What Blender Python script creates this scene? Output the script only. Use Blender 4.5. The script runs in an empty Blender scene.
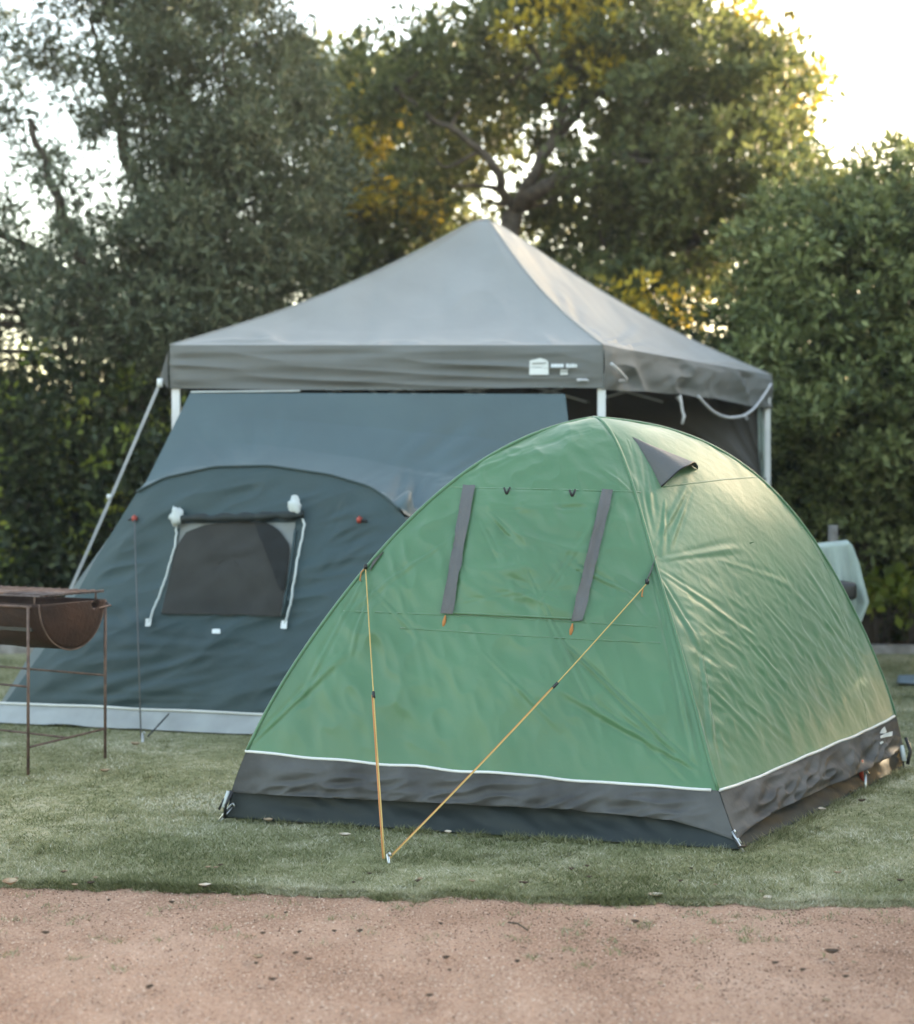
import bpy, math, random
import numpy as np
from mathutils import Vector
from mathutils.bvhtree import BVHTree
rng = np.random.default_rng(7); random.seed(7)
sc = bpy.context.scene; COL = sc.collection
F, CX, HY, CH = 1422.0, 457.0, 500.0, 1.45          # focal length (px), centre column, horizon row, camera height
def P(px, py, d): return np.array([(px-CX)/F*d, d, CH+(HY-py)/F*d])
def G(px, py, z=0.0):
    d = (CH-z)*F/(py-HY); return np.array([(px-CX)/F*d, d, z])
# ------------------------------------------------------------------ noise
def _h(ix, iy, iz, s):
    n = (ix*374761393 + iy*668265263 + iz*1274126177 + s*974634777) & 0xffffffff
    n = ((n ^ (n >> 13))*1274126177) & 0xffffffff
    return ((n ^ (n >> 16)) & 0xffff)/65535.0
def vn(Q, s=0):
    Q = np.asarray(Q, float); i = np.floor(Q).astype(np.int64); f = Q-i; f = f*f*(3-2*f); r = 0
    for a in (0, 1):
        for b in (0, 1):
            for c in (0, 1):
                w = (f[:,0] if a else 1-f[:,0])*(f[:,1] if b else 1-f[:,1])*(f[:,2] if c else 1-f[:,2])
                r = r + w*_h(i[:,0]+a, i[:,1]+b, i[:,2]+c, s)
    return r*2-1
def fbm(Q, o=3, s=0):
    r = 0; a = 1.0
    for k in range(o): r = r+a*vn(Q*(2**k)+k*17.3, s+k); a *= .5
    return r
# ------------------------------------------------------------------ materials
def mat(name, col, rough=.6, spec=.5, col2=None, nscale=4, bump=0, bscale=60, transl=0, tcol=None, metal=0, tint=None, sheen=0, weave=0, distort=0, nlo=.35, nhi=.65):
    m = bpy.data.materials.new(name); m.use_nodes = True; nt = m.node_tree; N = nt.nodes; L = nt.links
    b = N['Principled BSDF']; out = N['Material Output']
    b.inputs['Roughness'].default_value = rough; b.inputs['Specular IOR Level'].default_value = spec; b.inputs['Metallic'].default_value = metal
    b.inputs['Sheen Weight'].default_value = sheen
    tc = N.new('ShaderNodeTexCoord'); csock = None
    if tint:
        at = N.new('ShaderNodeAttribute'); at.attribute_name = 'tint'
        cr = N.new('ShaderNodeValToRGB'); e = cr.color_ramp.elements
        e[0].color = (*tint[0], 1); e[1].color = (*tint[-1], 1)
        for k in range(1, len(tint)-1):
            x = e.new(k/(len(tint)-1)); x.color = (*tint[k], 1)
        L.new(at.outputs['Fac'], cr.inputs['Fac']); csock = cr.outputs['Color']
    else:
        nz = N.new('ShaderNodeTexNoise'); nz.inputs['Scale'].default_value = nscale; nz.inputs['Detail'].default_value = 6
        nz.inputs['Distortion'].default_value = distort
        L.new(tc.outputs['Object'], nz.inputs['Vector'])
        cr = N.new('ShaderNodeValToRGB'); e = cr.color_ramp.elements
        c2 = col2 or tuple(c*.82 for c in col)
        e[0].position = nlo; e[1].position = nhi; e[0].color = (*c2, 1); e[1].color = (*col, 1)
        L.new(nz.outputs['Fac'], cr.inputs['Fac']); csock = cr.outputs['Color']
    L.new(csock, b.inputs['Base Color'])
    if bump:
        bz = N.new('ShaderNodeTexNoise'); bz.inputs['Scale'].default_value = bscale; bz.inputs['Detail'].default_value = 4
        bz.inputs['Distortion'].default_value = .6
        L.new(tc.outputs['Object'], bz.inputs['Vector'])
        bp = N.new('ShaderNodeBump'); bp.inputs['Strength'].default_value = bump; bp.inputs['Distance'].default_value = .01
        L.new(bz.outputs['Fac'], bp.inputs['Height']); L.new(bp.outputs['Normal'], b.inputs['Normal'])
    if transl:
        t = N.new('ShaderNodeBsdfTranslucent'); mx = N.new('ShaderNodeMixShader'); mx.inputs['Fac'].default_value = transl
        if tcol: t.inputs['Color'].default_value = (*tcol, 1)
        else: L.new(csock, t.inputs['Color'])
        L.new(b.outputs[0], mx.inputs[1]); L.new(t.outputs[0], mx.inputs[2]); L.new(mx.outputs[0], out.inputs['Surface'])
    return m
M = {}
M['fly'] = mat('green_nylon', (.070,.190,.086), .40, .6, col2=(.060,.168,.076), nscale=2.5, bump=.18, bscale=22, transl=.22, sheen=.5)
M['skirt'] = mat('grey_nylon', (.085,.085,.083), .7, .2, col2=(.048,.047,.046), nscale=5, bump=.25, bscale=24)
M['tub'] = mat('dark_groundsheet', (.021,.028,.029), .6, .25, nscale=5, bump=.2, bscale=16)
M['white_tape'] = mat('white_tape', (.62,.62,.60), .6)
M['greytape'] = mat('grey_strap', (.088,.088,.088), .6, bump=.3, bscale=80)
M['black'] = mat('black_plastic', (.012,.012,.013), .45)
M['orange'] = mat('orange_cord', (.50,.20,.06), .7, bump=.4, bscale=400)
M['yellow'] = mat('yellow_cord', (.55,.38,.13), .7, bump=.4, bscale=400)
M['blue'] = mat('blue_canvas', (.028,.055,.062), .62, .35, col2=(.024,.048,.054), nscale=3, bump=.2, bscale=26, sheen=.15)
M['blueroof'] = mat('blue_canvas_skylit', (.052,.088,.098), .5, .5, col2=(.046,.078,.088), nscale=3, bump=.15, bscale=20, sheen=.2)  # lighter copy of the blue canvas, sky light put into its colour
M['mesh'] = mat('insect_mesh', (.040,.040,.039), .8, .2, nscale=6, bump=.2, bscale=200)
M['meshdark'] = mat('dark_opening', (.018,.020,.021), .8, .2)
M['mud'] = mat('pale_mudflap', (.29,.305,.305), .55, .4, col2=(.24,.25,.25), nscale=6, bump=.2, bscale=18)
M['framecloth'] = mat('frame_cloth', (.17,.185,.185), .7)
M['palefab'] = mat('pale_fabric', (.50,.54,.54), .7)
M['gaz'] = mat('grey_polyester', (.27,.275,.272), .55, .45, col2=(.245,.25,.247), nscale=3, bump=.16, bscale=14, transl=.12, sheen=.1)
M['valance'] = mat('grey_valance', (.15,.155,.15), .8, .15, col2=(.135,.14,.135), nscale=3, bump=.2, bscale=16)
M['curtain'] = mat('dark_grey_wall_cloth', (.085,.080,.078), .75, .3, nscale=3, bump=.2, bscale=12)
M['whitemetal'] = mat('white_powder_coat', (.66,.68,.70), .35, .5)
M['white'] = mat('white_print', (.68,.71,.71), .6)
M['cord'] = mat('white_cord', (.62,.63,.66), .7, bump=.4, bscale=200)
M['strap'] = mat('grey_webbing', (.36,.38,.40), .7, bump=.3, bscale=200)
M['steel'] = mat('peg_steel', (.55,.56,.57), .3, metal=1)
M['red'] = mat('red_plastic', (.38,.05,.03), .5)
M['rust'] = mat('rusty_drum', (.046,.021,.014), .75, .3, col2=(.020,.010,.008), nscale=7, bump=.5, bscale=40, nlo=.3, nhi=.7)
M['rustbar'] = mat('rusty_bar', (.15,.095,.075), .7, .4, col2=(.065,.04,.033), nscale=14, bump=.5, bscale=80)
M['grill'] = mat('grill_steel', (.16,.13,.125), .5, .5, col2=(.09,.06,.055), nscale=12, bump=.4, bscale=60, metal=.4)
M['wood'] = mat('weathered_post', (.22,.21,.20), .8, .2, col2=(.13,.12,.11), nscale=9, bump=.5, bscale=40)
M['towel'] = mat('mint_cloth', (.36,.43,.40), .85, .2, nscale=6, bump=.3, bscale=90, transl=.12)
M['tarp'] = mat('blue_tarp', (.17,.22,.245), .5, .5, col2=(.13,.175,.195), nscale=3, bump=.3, bscale=18)
M['bark'] = mat('bark', (.085,.068,.055), .9, .2, col2=(.045,.035,.028), nscale=9, bump=.8, bscale=30)
M['barkpale'] = mat('pale_bark', (.13,.105,.085), .9, .2, col2=(.06,.048,.04), nscale=9, bump=.8, bscale=30)
M['dryleaf'] = mat('dry_leaf', (.36,.27,.18), .8, .2, col2=(.20,.13,.08), nscale=30)
M['paleleaf'] = mat('pale_dry_leaf', (.52,.45,.37), .8, .2, col2=(.36,.29,.22), nscale=30)
M['darkleaf'] = mat('dark_dry_leaf', (.07,.045,.03), .8, .2, nscale=30)
M['cable'] = mat('cable', (.10,.10,.10), .8)
M['kerb'] = mat('kerb_timber', (.30,.28,.27), .85, .2, col2=(.18,.16,.15), nscale=8, bump=.4, bscale=30)
def leafmat(n, tint, tr=.38, rough=.5, tc=None): return mat(n, (.05,.08,.02), rough, .35, transl=tr, tint=tint, tcol=tc)
M['l_olive'] = leafmat('olive_leaf', [(.048,.062,.036),(.090,.112,.065),(.160,.185,.115)], .25)
M['l_big'] = leafmat('broad_leaf', [(.052,.070,.026),(.110,.132,.048),(.21,.225,.085)], .46)
M['l_gold'] = leafmat('painted_sun_leaf', [(.16,.14,.02),(.42,.34,.04),(.75,.56,.07)], .42)  # backlit sunshine painted into the leaf colour
M['l_rosette'] = leafmat('rosette_leaf', [(.050,.068,.026),(.145,.175,.062),(.31,.33,.14)], .34)
M['l_hedge'] = leafmat('hedge_leaf', [(.016,.028,.012),(.032,.050,.018),(.070,.085,.022)], .26)
M['l_lime'] = leafmat('lime_leaf', [(.08,.11,.02),(.15,.19,.03),(.26,.27,.04)], .35)
M['grass'] = mat('grass_blade', (.1,.1,.1), .7, .25, transl=.25, tint=[(.090,.100,.040),(.205,.212,.105),(.36,.345,.225),(.60,.57,.47)])
M['pebble'] = mat('pebble', (.1,.1,.1), .85, .25, tint=[(.08,.042,.030),(.32,.19,.135),(.52,.34,.25),(.62,.48,.39)])
M['litter'] = mat('litter_flake', (.1,.1,.1), .85, .25, tint=[(.05,.03,.02),(.12,.075,.05),(.24,.16,.11)])
# ground materials
def ground_mat(name, stops, sc1, sc2, bump, bsc):
    m = bpy.data.materials.new(name); m.use_nodes = True; nt = m.node_tree; N = nt.nodes; L = nt.links; b = N['Principled BSDF']
    b.inputs['Roughness'].default_value = .95; b.inputs['Specular IOR Level'].default_value = .15
    tc = N.new('ShaderNodeTexCoord')
    a = N.new('ShaderNodeTexNoise'); a.inputs['Scale'].default_value = sc1; a.inputs['Detail'].default_value = 5
    c = N.new('ShaderNodeTexNoise'); c.inputs['Scale'].default_value = sc2; c.inputs['Detail'].default_value = 5
    for q in (a, c): L.new(tc.outputs['Object'], q.inputs['Vector'])
    mx = N.new('ShaderNodeMix'); mx.data_type = 'FLOAT'; mx.inputs[0].default_value = .5
    L.new(a.outputs['Fac'], mx.inputs[2]); L.new(c.outputs['Fac'], mx.inputs[3])
    cr = N.new('ShaderNodeValToRGB'); e = cr.color_ramp.elements
    e[0].position = .34; e[1].position = .66; e[0].color = (*stops[0],1); e[1].color = (*stops[-1],1)
    for k in range(1, len(stops)-1):
        x = e.new(.34+.32*k/(len(stops)-1)); x.color = (*stops[k],1)
    L.new(mx.outputs[0], cr.inputs['Fac']); L.new(cr.outputs['Color'], b.inputs['Base Color'])
    bz = N.new('ShaderNodeTexNoise'); bz.inputs['Scale'].default_value = bsc; bz.inputs['Detail'].default_value = 6
    L.new(tc.outputs['Object'], bz.inputs['Vector'])
    bp = N.new('ShaderNodeBump'); bp.inputs['Strength'].default_value = bump; bp.inputs['Distance'].default_value = .012
    L.new(bz.outputs['Fac'], bp.inputs['Height']); L.new(bp.outputs['Normal'], b.inputs['Normal'])
    return m
M['soil'] = ground_mat('soil', [(.05,.035,.025),(.10,.07,.05),(.16,.12,.09)], 1.2, 14, .8, 40)
M['gravel'] = ground_mat('red_gravel', [(.22,.125,.086),(.39,.24,.17),(.50,.335,.25)], 1.6, 90, 1.0, 170)
M['lawn'] = ground_mat('lawn_turf', [(.10,.105,.05),(.20,.20,.105),(.36,.33,.22)], 1.3, 22, .9, 60)
# ------------------------------------------------------------------ object helpers
ROOT = {}
def tag(o, label=None, cat=None, group=None, kind=None):
    if label: o['label'] = label
    if cat: o['category'] = cat
    if group: o['group'] = group
    if kind: o['kind'] = kind
    return o
def thing(name, label, cat, loc, group=None):
    o = bpy.data.objects.new(name, None); COL.objects.link(o); o.location = tuple(loc); o.empty_display_size = .1
    ROOT[o.name] = np.array(loc, float); return tag(o, label, cat, group)
def build(name, V, Fc, m, parent=None, smooth=True, tint=None, label=None):
    V = np.asarray(V, float).reshape(-1, 3)
    if parent is not None:
        o0 = ROOT[parent.name]
    else:
        o0 = np.array([V[:,0].mean(), V[:,1].mean(), V[:,2].min()])
    me = bpy.data.meshes.new(name)
    V = V-o0
    if isinstance(Fc, np.ndarray):
        n, k = Fc.shape
        me.vertices.add(len(V)); me.vertices.foreach_set('co', V.astype(np.float32).ravel())
        me.loops.add(n*k); me.loops.foreach_set('vertex_index', Fc.astype(np.int32).ravel())
        me.polygons.add(n); me.polygons.foreach_set('loop_start', np.arange(0, n*k, k, dtype=np.int32))
        me.update(calc_edges=True)
    else:
        me.from_pydata([tuple(v) for v in V], [], [tuple(f) for f in Fc])
    if smooth: me.polygons.foreach_set('use_smooth', np.ones(len(me.polygons), bool))
    if tint is not None:
        a = me.attributes.new('tint', 'FLOAT', 'POINT'); a.data.foreach_set('value', np.asarray(tint, np.float32))
    me.materials.append(m if not isinstance(m, str) else M[m])
    o = bpy.data.objects.new(name, me); COL.objects.link(o)
    if parent is not None: o.parent = parent
    else: o.location = tuple(o0)
    ROOT[o.name] = o0
    if label: o['label'] = label
    return o
class MB:
    def __init__(s): s.V = []; s.F = []
    def add(s, V, Fc):
        n = len(s.V); s.V += [tuple(v) for v in V]; s.F += [tuple(i+n for i in f) for f in Fc]; return s
    def tube(s, pts, r, k=8, cap=True):
        pts = [np.array(p, float) for p in pts]; n = len(pts); rr = r if hasattr(r, '__len__') else [r]*n
        V = []; up = np.array([0,0,1.]); prev = None
        for i in range(n):
            t = pts[min(i+1,n-1)]-pts[max(i-1,0)]; t /= np.linalg.norm(t)+1e-9
            a = prev if prev is not None else (up if abs(t[2]) < .9 else np.array([1.,0,0]))
            a = a-t*np.dot(a,t); a /= np.linalg.norm(a)+1e-9; b = np.cross(t, a); prev = a
            for j in range(k):
                q = 2*math.pi*j/k; V.append(pts[i]+rr[i]*(math.cos(q)*a+math.sin(q)*b))
        Fc = [(i*k+j, i*k+(j+1)%k, (i+1)*k+(j+1)%k, (i+1)*k+j) for i in range(n-1) for j in range(k)]
        if cap: Fc += [tuple(range(k-1,-1,-1)), tuple((n-1)*k+j for j in range(k))]
        return s.add(V, Fc)
    def box(s, c, sx, sy, sz, ax=None):
        ax = ax or (np.array([1,0,0.]), np.array([0,1.,0]), np.array([0,0,1.])); c = np.array(c, float)
        V = [c+ax[0]*i*sx/2+ax[1]*j*sy/2+ax[2]*k*sz/2 for i in (-1,1) for j in (-1,1) for k in (-1,1)]
        return s.add(V, [(0,1,3,2),(4,6,7,5),(0,4,5,1),(2,3,7,6),(0,2,6,4),(1,5,7,3)])
    def build(s, name, m, parent=None, smooth=True, label=None): return build(name, s.V, s.F, m, parent, smooth, label=label)
def gridF(nu, nv): # V indexed [v*nu+u]
    u, v = np.meshgrid(np.arange(nu-1), np.arange(nv-1)); a = (v*nu+u).ravel()
    return np.stack([a, a+1, a+nu+1, a+nu], 1)
def gnormals(Q):  # Q (nv,nu,3)
    du = np.gradient(Q, axis=1); dv = np.gradient(Q, axis=0); n = np.cross(du, dv); l = np.linalg.norm(n, axis=2, keepdims=True)
    return n/np.maximum(l, 1e-9)
def camside(Q, N): # flip normals towards the viewer's side of the place
    s = np.sign((N*(np.array([0,0,1.45])-Q)).sum(2).mean()); return N*s
def bvh_of(Qs):
    V = []; Fs = []
    for Q in Qs:
        n = len(V); nv, nu = Q.shape[:2]; V += [tuple(q) for q in Q.reshape(-1,3)]; Fs += [tuple(int(i)+n for i in f) for f in gridF(nu, nv)]
    return BVHTree.FromPolygons(V, Fs)
CAM = Vector((0,0,CH))
def hit(bvh, px, py, off=0.0):
    d = Vector(((px-CX)/F, 1, (HY-py)/F)).normalized(); h = bvh.ray_cast(CAM, d)
    if h[0] is None:
        h = bvh.find_nearest(CAM+d*7.0)
        if h[0] is None: return None
    n = h[1]; n = n if n.dot(d) < 0 else -n
    return np.array(h[0]+n*off), np.array(n)
def resample(pts, n):
    pts = np.array(pts, float); d = np.r_[0, np.cumsum(np.linalg.norm(np.diff(pts, axis=0), axis=1))]
    t = np.linspace(0, d[-1], n); return np.stack([np.interp(t, d, pts[:,k]) for k in range(pts.shape[1])], 1)
def smooth_curve(pts, n, it=2):
    q = resample(pts, n)
    for _ in range(it):
        q[1:-1] = (q[:-2]+2*q[1:-1]+q[2:])/4
    return q
def drape_line(bvh, pix, n, off): return [hit(bvh, a, b, off)[0] for a, b in resample(pix, n)]
def drape_quad(bvh, TL, TR, BR, BL, nu, nv, off=.005, fn=None):
    Q = np.zeros((nv, nu, 3)); TL, TR, BR, BL = map(np.array, (TL, TR, BR, BL))
    for j in range(nv):
        for i in range(nu):
            u = i/(nu-1); v = j/(nv-1); p = (TL*(1-u)+TR*u)*(1-v)+(BL*(1-u)+BR*u)*v
            o = off+(fn(u, v) if fn else 0); Q[j,i] = hit(bvh, p[0], p[1], o)[0]
    return Q
def seg_dist(Q, a, b):
    ab = b-a; t = np.clip(((Q-a)@ab)/(ab@ab+1e-12), 0, 1); return np.linalg.norm(Q-(a+t[...,None]*ab), axis=-1), t
def apply_folds(Q, N, folds3):
    D = np.zeros(Q.shape[:2])
    for a, b, amp, w in folds3:
        d, t = seg_dist(Q, a, b); env = np.sin(np.clip(t, .02, .98)*math.pi)**.6
        ww = w*(.5+.8*t)
        D += 1.35*amp*env*(np.exp(-(d/ww)**2)-.55*np.exp(-((d-1.9*ww)/ww)**2))
    return Q+N*D[...,None]
def folds_px(bvh, L):
    r = []
    for a, b, amp, w in L: r.append((hit(bvh, *a)[0], hit(bvh, *b)[0], amp, w))
    return r
def coons(b, t, l, r, nu, nv):
    b, t, l, r = resample(b, nu), resample(t, nu), resample(l, nv), resample(r, nv)
    u = np.linspace(0,1,nu)[None,:,None]; v = np.linspace(0,1,nv)[:,None,None]
    return (1-v)*b[None]+v*t[None]+(1-u)*l[:,None]+u*r[:,None]-((1-u)*(1-v)*b[0]+u*(1-v)*b[-1]+(1-u)*v*t[0]+u*v*t[-1])
# ================================================================== GROUND
gs = 400
V = [(-gs,-60,-.07),(gs,-60,-.07),(gs,600,-.07),(-gs,600,-.07)]
tag(build('ground', V, [(0,1,2,3)], 'soil', smooth=False), kind='structure')
def edge_y(x): # front edge of the lawn
    x = np.asarray(x, float); q = np.stack([x*1.0, x*0, x*0], 1)
    return 5.22-.075*x+.05*vn(q*1.1, 3)+.028*vn(q*5, 4)+.024*vn(q*15, 5)+.012*vn(q*45, 6)
nx, ny = 240, 60
xs = np.linspace(-12, 12, nx); ys = np.linspace(-1.0, 5.7, ny)
X, Y = np.meshgrid(xs, ys); q = np.stack([X.ravel(), Y.ravel(), X.ravel()*0], 1)
Z = -.016+.005*fbm(q*1.3, 3, 9)+.003*vn(q*9, 8)
tag(build('gravel_path', np.stack([X.ravel(), Y.ravel(), Z], 1), gridF(nx, ny), 'gravel'), kind='structure')
nx, ny = 420, 90
xs = np.linspace(-14, 14, nx); e = edge_y(xs); tt = np.r_[0, .0001, np.linspace(.002, 1, ny-2)**1.3]
X = np.tile(xs, (ny,1)); Y = e[None]+tt[:,None]*(13.45-e[None])
q = np.stack([X.ravel(), Y.ravel(), X.ravel()*0], 1); Z = (.004*fbm(q*1.5, 3, 11)+.002*vn(q*8, 12)-.006).reshape(ny, nx)
Z[0] = -.065; Z[1] -= .006; Z[2] -= .003
tag(build('lawn', np.stack([X.ravel(), Y.ravel(), Z.ravel()], 1), gridF(nx, ny), 'lawn'), kind='structure')
# timber edging at the back of the lawn
kb = MB(); kb.box((0,13.5,.01), 28, .10, .13); kbo = kb.build('garden_edging', 'kerb', smooth=False)
tag(kbo, 'low weathered timber edging along the back of the lawn, before the bushes', 'edging')
# grass blades
def blades(n, x, y, z0, h, w, tintv):
    a = rng.uniform(0, 2*math.pi, n); lean = rng.normal(0, .9, (n,2))*h[:,None]
    V = np.zeros((n,3,3)); cx, sx = np.cos(a)*w/2, np.sin(a)*w/2
    V[:,0] = np.stack([x-cx, y-sx, z0], 1); V[:,1] = np.stack([x+cx, y+sx, z0], 1); V[:,2] = np.stack([x+lean[:,0], y+lean[:,1], z0+h], 1)
    return V.reshape(-1,3), np.arange(3*n).reshape(n,3), np.repeat(tintv, 3)
def in_poly(x, y, poly):
    c = np.zeros(len(x), bool); n = len(poly)
    for i in range(n):
        x1, y1 = poly[i]; x2, y2 = poly[(i+1)%n]
        c ^= ((y1 > y) != (y2 > y)) & (x < (x2-x1)*(y-y1)/(y2-y1+1e-12)+x1)
    return c
TA, TB, TC, TD = map(np.array, ((-1.057,6.48),(1.172,5.89),(2.42,7.69),(.19,8.28)))
foot_green = [tuple(TA), tuple(TB), tuple(TC), tuple(TD)]
foot_blue = [(-3.1,9.4),(-1.2,8.95),(.5,8.35),(1.0,10.0),(-3.4,10.0)]
n = 420000
u = rng.random(n); y = 5.05+8.2*u**1.9; x = rng.uniform(-1, 1, n)*(.40*y+.25)
keep = (y > edge_y(x)-.01-.03*rng.random(n)**3) & ~in_poly(x, y, foot_green) & ~in_poly(x, y, foot_blue); x, y = x[keep], y[keep]; n = len(x)
# longer blades overhanging the ragged front edge
ne = 26000; xe = rng.uniform(-2.6, 2.6, ne); ye = edge_y(xe)+rng.uniform(-.035, .03, ne)
x = np.r_[x, xe]; y = np.r_[y, ye]; n = len(x)
q = np.stack([x, y, x*0], 1)
pat = .65*fbm(q*np.array([1.6,2.6,1]), 3, 21)+.5*fbm(q*7, 2, 22); thin = rng.random(n) < np.clip(.95+.5*pat, .35, 1)
x, y, q, pat = x[thin], y[thin], q[thin], pat[thin]; n = len(x)
near = np.clip((edge_y(x)+.12-y)/.12, 0, 1)
h = (.008+.009*rng.random(n)+.006*np.clip(-pat, 0, 1))*(1+.5*near); w = .0032+.0024*rng.random(n)+.0005*(y-5)
tv = np.clip(.44+.52*pat+rng.normal(0, .19, n)-.06*near, 0, 1)
V, Fc, tt = blades(n, x, y, np.where(y < edge_y(x), -.018, -.008), h, w, tv)
tag(build('grass', V, Fc, 'grass', smooth=False, tint=tt), 'short mown lawn grass with frosted and dry patches around the tents', 'grass', kind='stuff')
# longer tufts missed by the mower
tx = []; ty = []
for _ in range(420):
    cy = 5.15+6*rng.random()**1.8; cx = rng.uniform(-1,1)*(.38*cy+.2)
    if rng.random() < .35:
        f = rng.random(); a_, b_ = ((TA,TB),(TB,TC))[rng.integers(2)]; cx, cy = a_+(b_-a_)*f; nn_ = np.array([(b_-a_)[1],-(b_-a_)[0]])/np.linalg.norm(b_-a_); cx, cy = np.array([cx,cy])+nn_*.03
    k = rng.integers(8, 40); tx += list(cx+rng.normal(0,.02,k)); ty += list(cy+rng.normal(0,.014,k))
tx = np.array(tx); ty = np.array(ty); kk = (ty > edge_y(tx)) & ~in_poly(tx,ty,foot_green) & ~in_poly(tx,ty,foot_blue); tx, ty = tx[kk], ty[kk]; nt_ = len(tx)
V2, F2, t2 = blades(nt_, tx, ty, np.full(nt_,-.006), .018+.022*rng.random(nt_), .003+.002*rng.random(nt_), np.clip(rng.normal(.28,.2,nt_),0,1))
tag(build('grass_tufts', V2, F2, 'grass', smooth=False, tint=t2), 'longer darker tufts of grass scattered over the mown lawn', 'grass', kind='stuff')
# weeds in the gravel near the edge
wx = []; wy = []
for _ in range(120):
    cx = rng.uniform(-2.2, 2.4); cy = edge_y([cx])[0]-abs(rng.normal(.0, .35))-.05
    if cx > .8 and rng.random() < .6: cy = edge_y([cx])[0]-rng.uniform(.03,.22)
    k = rng.integers(6, 34); wx += list(cx+rng.normal(0,.022,k)); wy += list(cy+rng.normal(0,.016,k))
wx = np.array(wx); wy = np.array(wy); n = len(wx)
V, Fc, tt = blades(n, wx, wy, np.full(n,-.018), .010+.014*rng.random(n), .003+.002*rng.random(n), np.clip(rng.normal(.4,.18,n),0,1))
tag(build('weeds', V, Fc, 'grass', smooth=False, tint=tt), 'small weeds sprouting in the red gravel by the lawn edge', 'weeds', kind='stuff')
# pebbles
def rocks(n, x, y, z, s, tv):
    O = np.array([(1,0,0),(0,1,0),(-1,0,0),(0,-1,0),(0,0,1),(0,0,-1)], float)
    Fo = np.array([(0,1,4),(1,2,4),(2,3,4),(3,0,4),(1,0,5),(2,1,5),(3,2,5),(0,3,5)])
    S = s[:,None,None]*rng.uniform(.45,1.15,(n,6,1))*np.array([1,1,.7]); a = rng.uniform(0, 6.28, n); ca, sa = np.cos(a), np.sin(a)
    W = O[None]*S; R = W.copy(); R[...,0] = W[...,0]*ca[:,None]-W[...,1]*sa[:,None]; R[...,1] = W[...,0]*sa[:,None]+W[...,1]*ca[:,None]
    R += np.stack([x,y,z],1)[:,None]
    return R.reshape(-1,3), (Fo[None]+6*np.arange(n)[:,None,None]).reshape(-1,3), np.repeat(tv, 6)
n = 120000; y = rng.uniform(3.3, 5.5, n); x = rng.uniform(-1,1,n)*(.36*y+.35)
k = y < edge_y(x)+.01; x, y = x[k], y[k]; n = len(x); q = np.stack([x,y,x*0],1)
V, Fc, tt = rocks(n, x, y, -.016+.005*fbm(q*1.3,3,9)+.003*vn(q*9,8)+.0005, .0015+.0045*rng.random(n)**3.2, np.clip(.48+.2*fbm(q*2,2,31)+rng.normal(0,.27,n),0,1))
tag(build('pebbles', V, Fc, 'pebble', smooth=False, tint=tt), 'fine reddish gravel of the path in front of the lawn', 'gravel', kind='stuff')
# leaf litter of the garden bed
n = 26000; y = rng.uniform(13.56, 16.5, n); x = rng.uniform(-8, 8, n)
V, Fc, tt = rocks(n, x, y, rng.uniform(-.06,.0,n), .015+.03*rng.random(n), rng.random(n))
tag(build('leaf_litter', V, Fc, 'litter', smooth=False, tint=tt), 'brown leaf litter under the bushes behind the lawn', 'leaf litter', kind='stuff')
# fallen leaves
def leaf_obj(px, py, size, m, label, curl=.75, z=.012):
    p = G(px, py, 0 if py < 893 else -.012); p[2] += z; a = rng.uniform(0, 6.28); n = 9; V = []; 
    for i in range(n):
        t = i/(n-1); wv = math.sin(t*math.pi)**.8*.36
        for s in (-1, 0, 1):
            lx = (t-.5); ly = s*wv; lz = curl*(abs(s)*wv*.8+(t-.5)**2*1.2)-.1*rng.random()*.3
            V.append(p+size*np.array([lx*math.cos(a)-ly*math.sin(a), lx*math.sin(a)+ly*math.cos(a), lz]))
    Fc = gridF(3, n); o = build('fallen_leaf', V, Fc, m)
    tag(o, label, 'leaf', 'dry leaves scattered on the ground'); return o
LV = [(268,824,.055,'dryleaf','curled tan dry leaf just in front of the green tent\'s left corner'),
(345,839,.055,'paleleaf','pale dry leaf on the grass left of where the yellow guy ropes meet'),
(448,836,.045,'paleleaf','small pale leaf on the grass right of where the yellow guy ropes meet'),
(655,900,.055,'paleleaf','pale leaf lying on the lawn edge below the green tent\'s near corner'),
(768,903,.05,'paleleaf','pale leaf on the lawn edge at the lower right, right of the near tent peg'),
(822,813,.05,'paleleaf','pale leaf on the grass between the near tent corner and the middle peg'),
(850,795,.055,'dryleaf','tan leaf lying on the grass beside the silver peg at the tent\'s right side'),
(832,957,.05,'darkleaf','dark brown leaf alone on the red gravel at the right'),
(635,926,.035,'darkleaf','small reddish brown leaf on the gravel below the lawn edge leaf'),
(862,804,.045,'darkleaf','dark flat leaf on the grass right of the middle peg'),
(135,747,.07,'dryleaf','tan leaf on the grass below the blue tent\'s mudflap'),
(105,774,.06,'dryleaf','yellowish leaf on the grass just right of the barbecue legs'),
(10,888,.08,'dryleaf','broad brown leaf on the lawn edge at the far left'),
(205,890,.05,'paleleaf','pale leaf on the lawn edge left of centre'),
(258,962,.04,'dryleaf','small tan leaf on the gravel left of centre')]
for px, py, s, m, lb in LV: leaf_obj(px, py, s, m, lb)
for _ in range(58):
    px = rng.uniform(10, 905); py = rng.choice([rng.uniform(862, 900), rng.uniform(892, 1010)])
    leaf_obj(px, py, rng.uniform(.018,.034), ['darkleaf','dryleaf','darkleaf'][rng.integers(3)], 'tiny brown scrap of dry leaf on the grass or gravel before the tents')
# twigs
tw = MB(); a = G(508,924,-.012); b = G(528,932,-.012); tw.tube([a+[0,0,.006],(a+b)/2+[0,.01,.012],b+[0,0,.006]], .003, 5)
tag(tw.build('twig','bark'), 'thin brown twig on the gravel near the picture\'s middle', 'twig')
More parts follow.
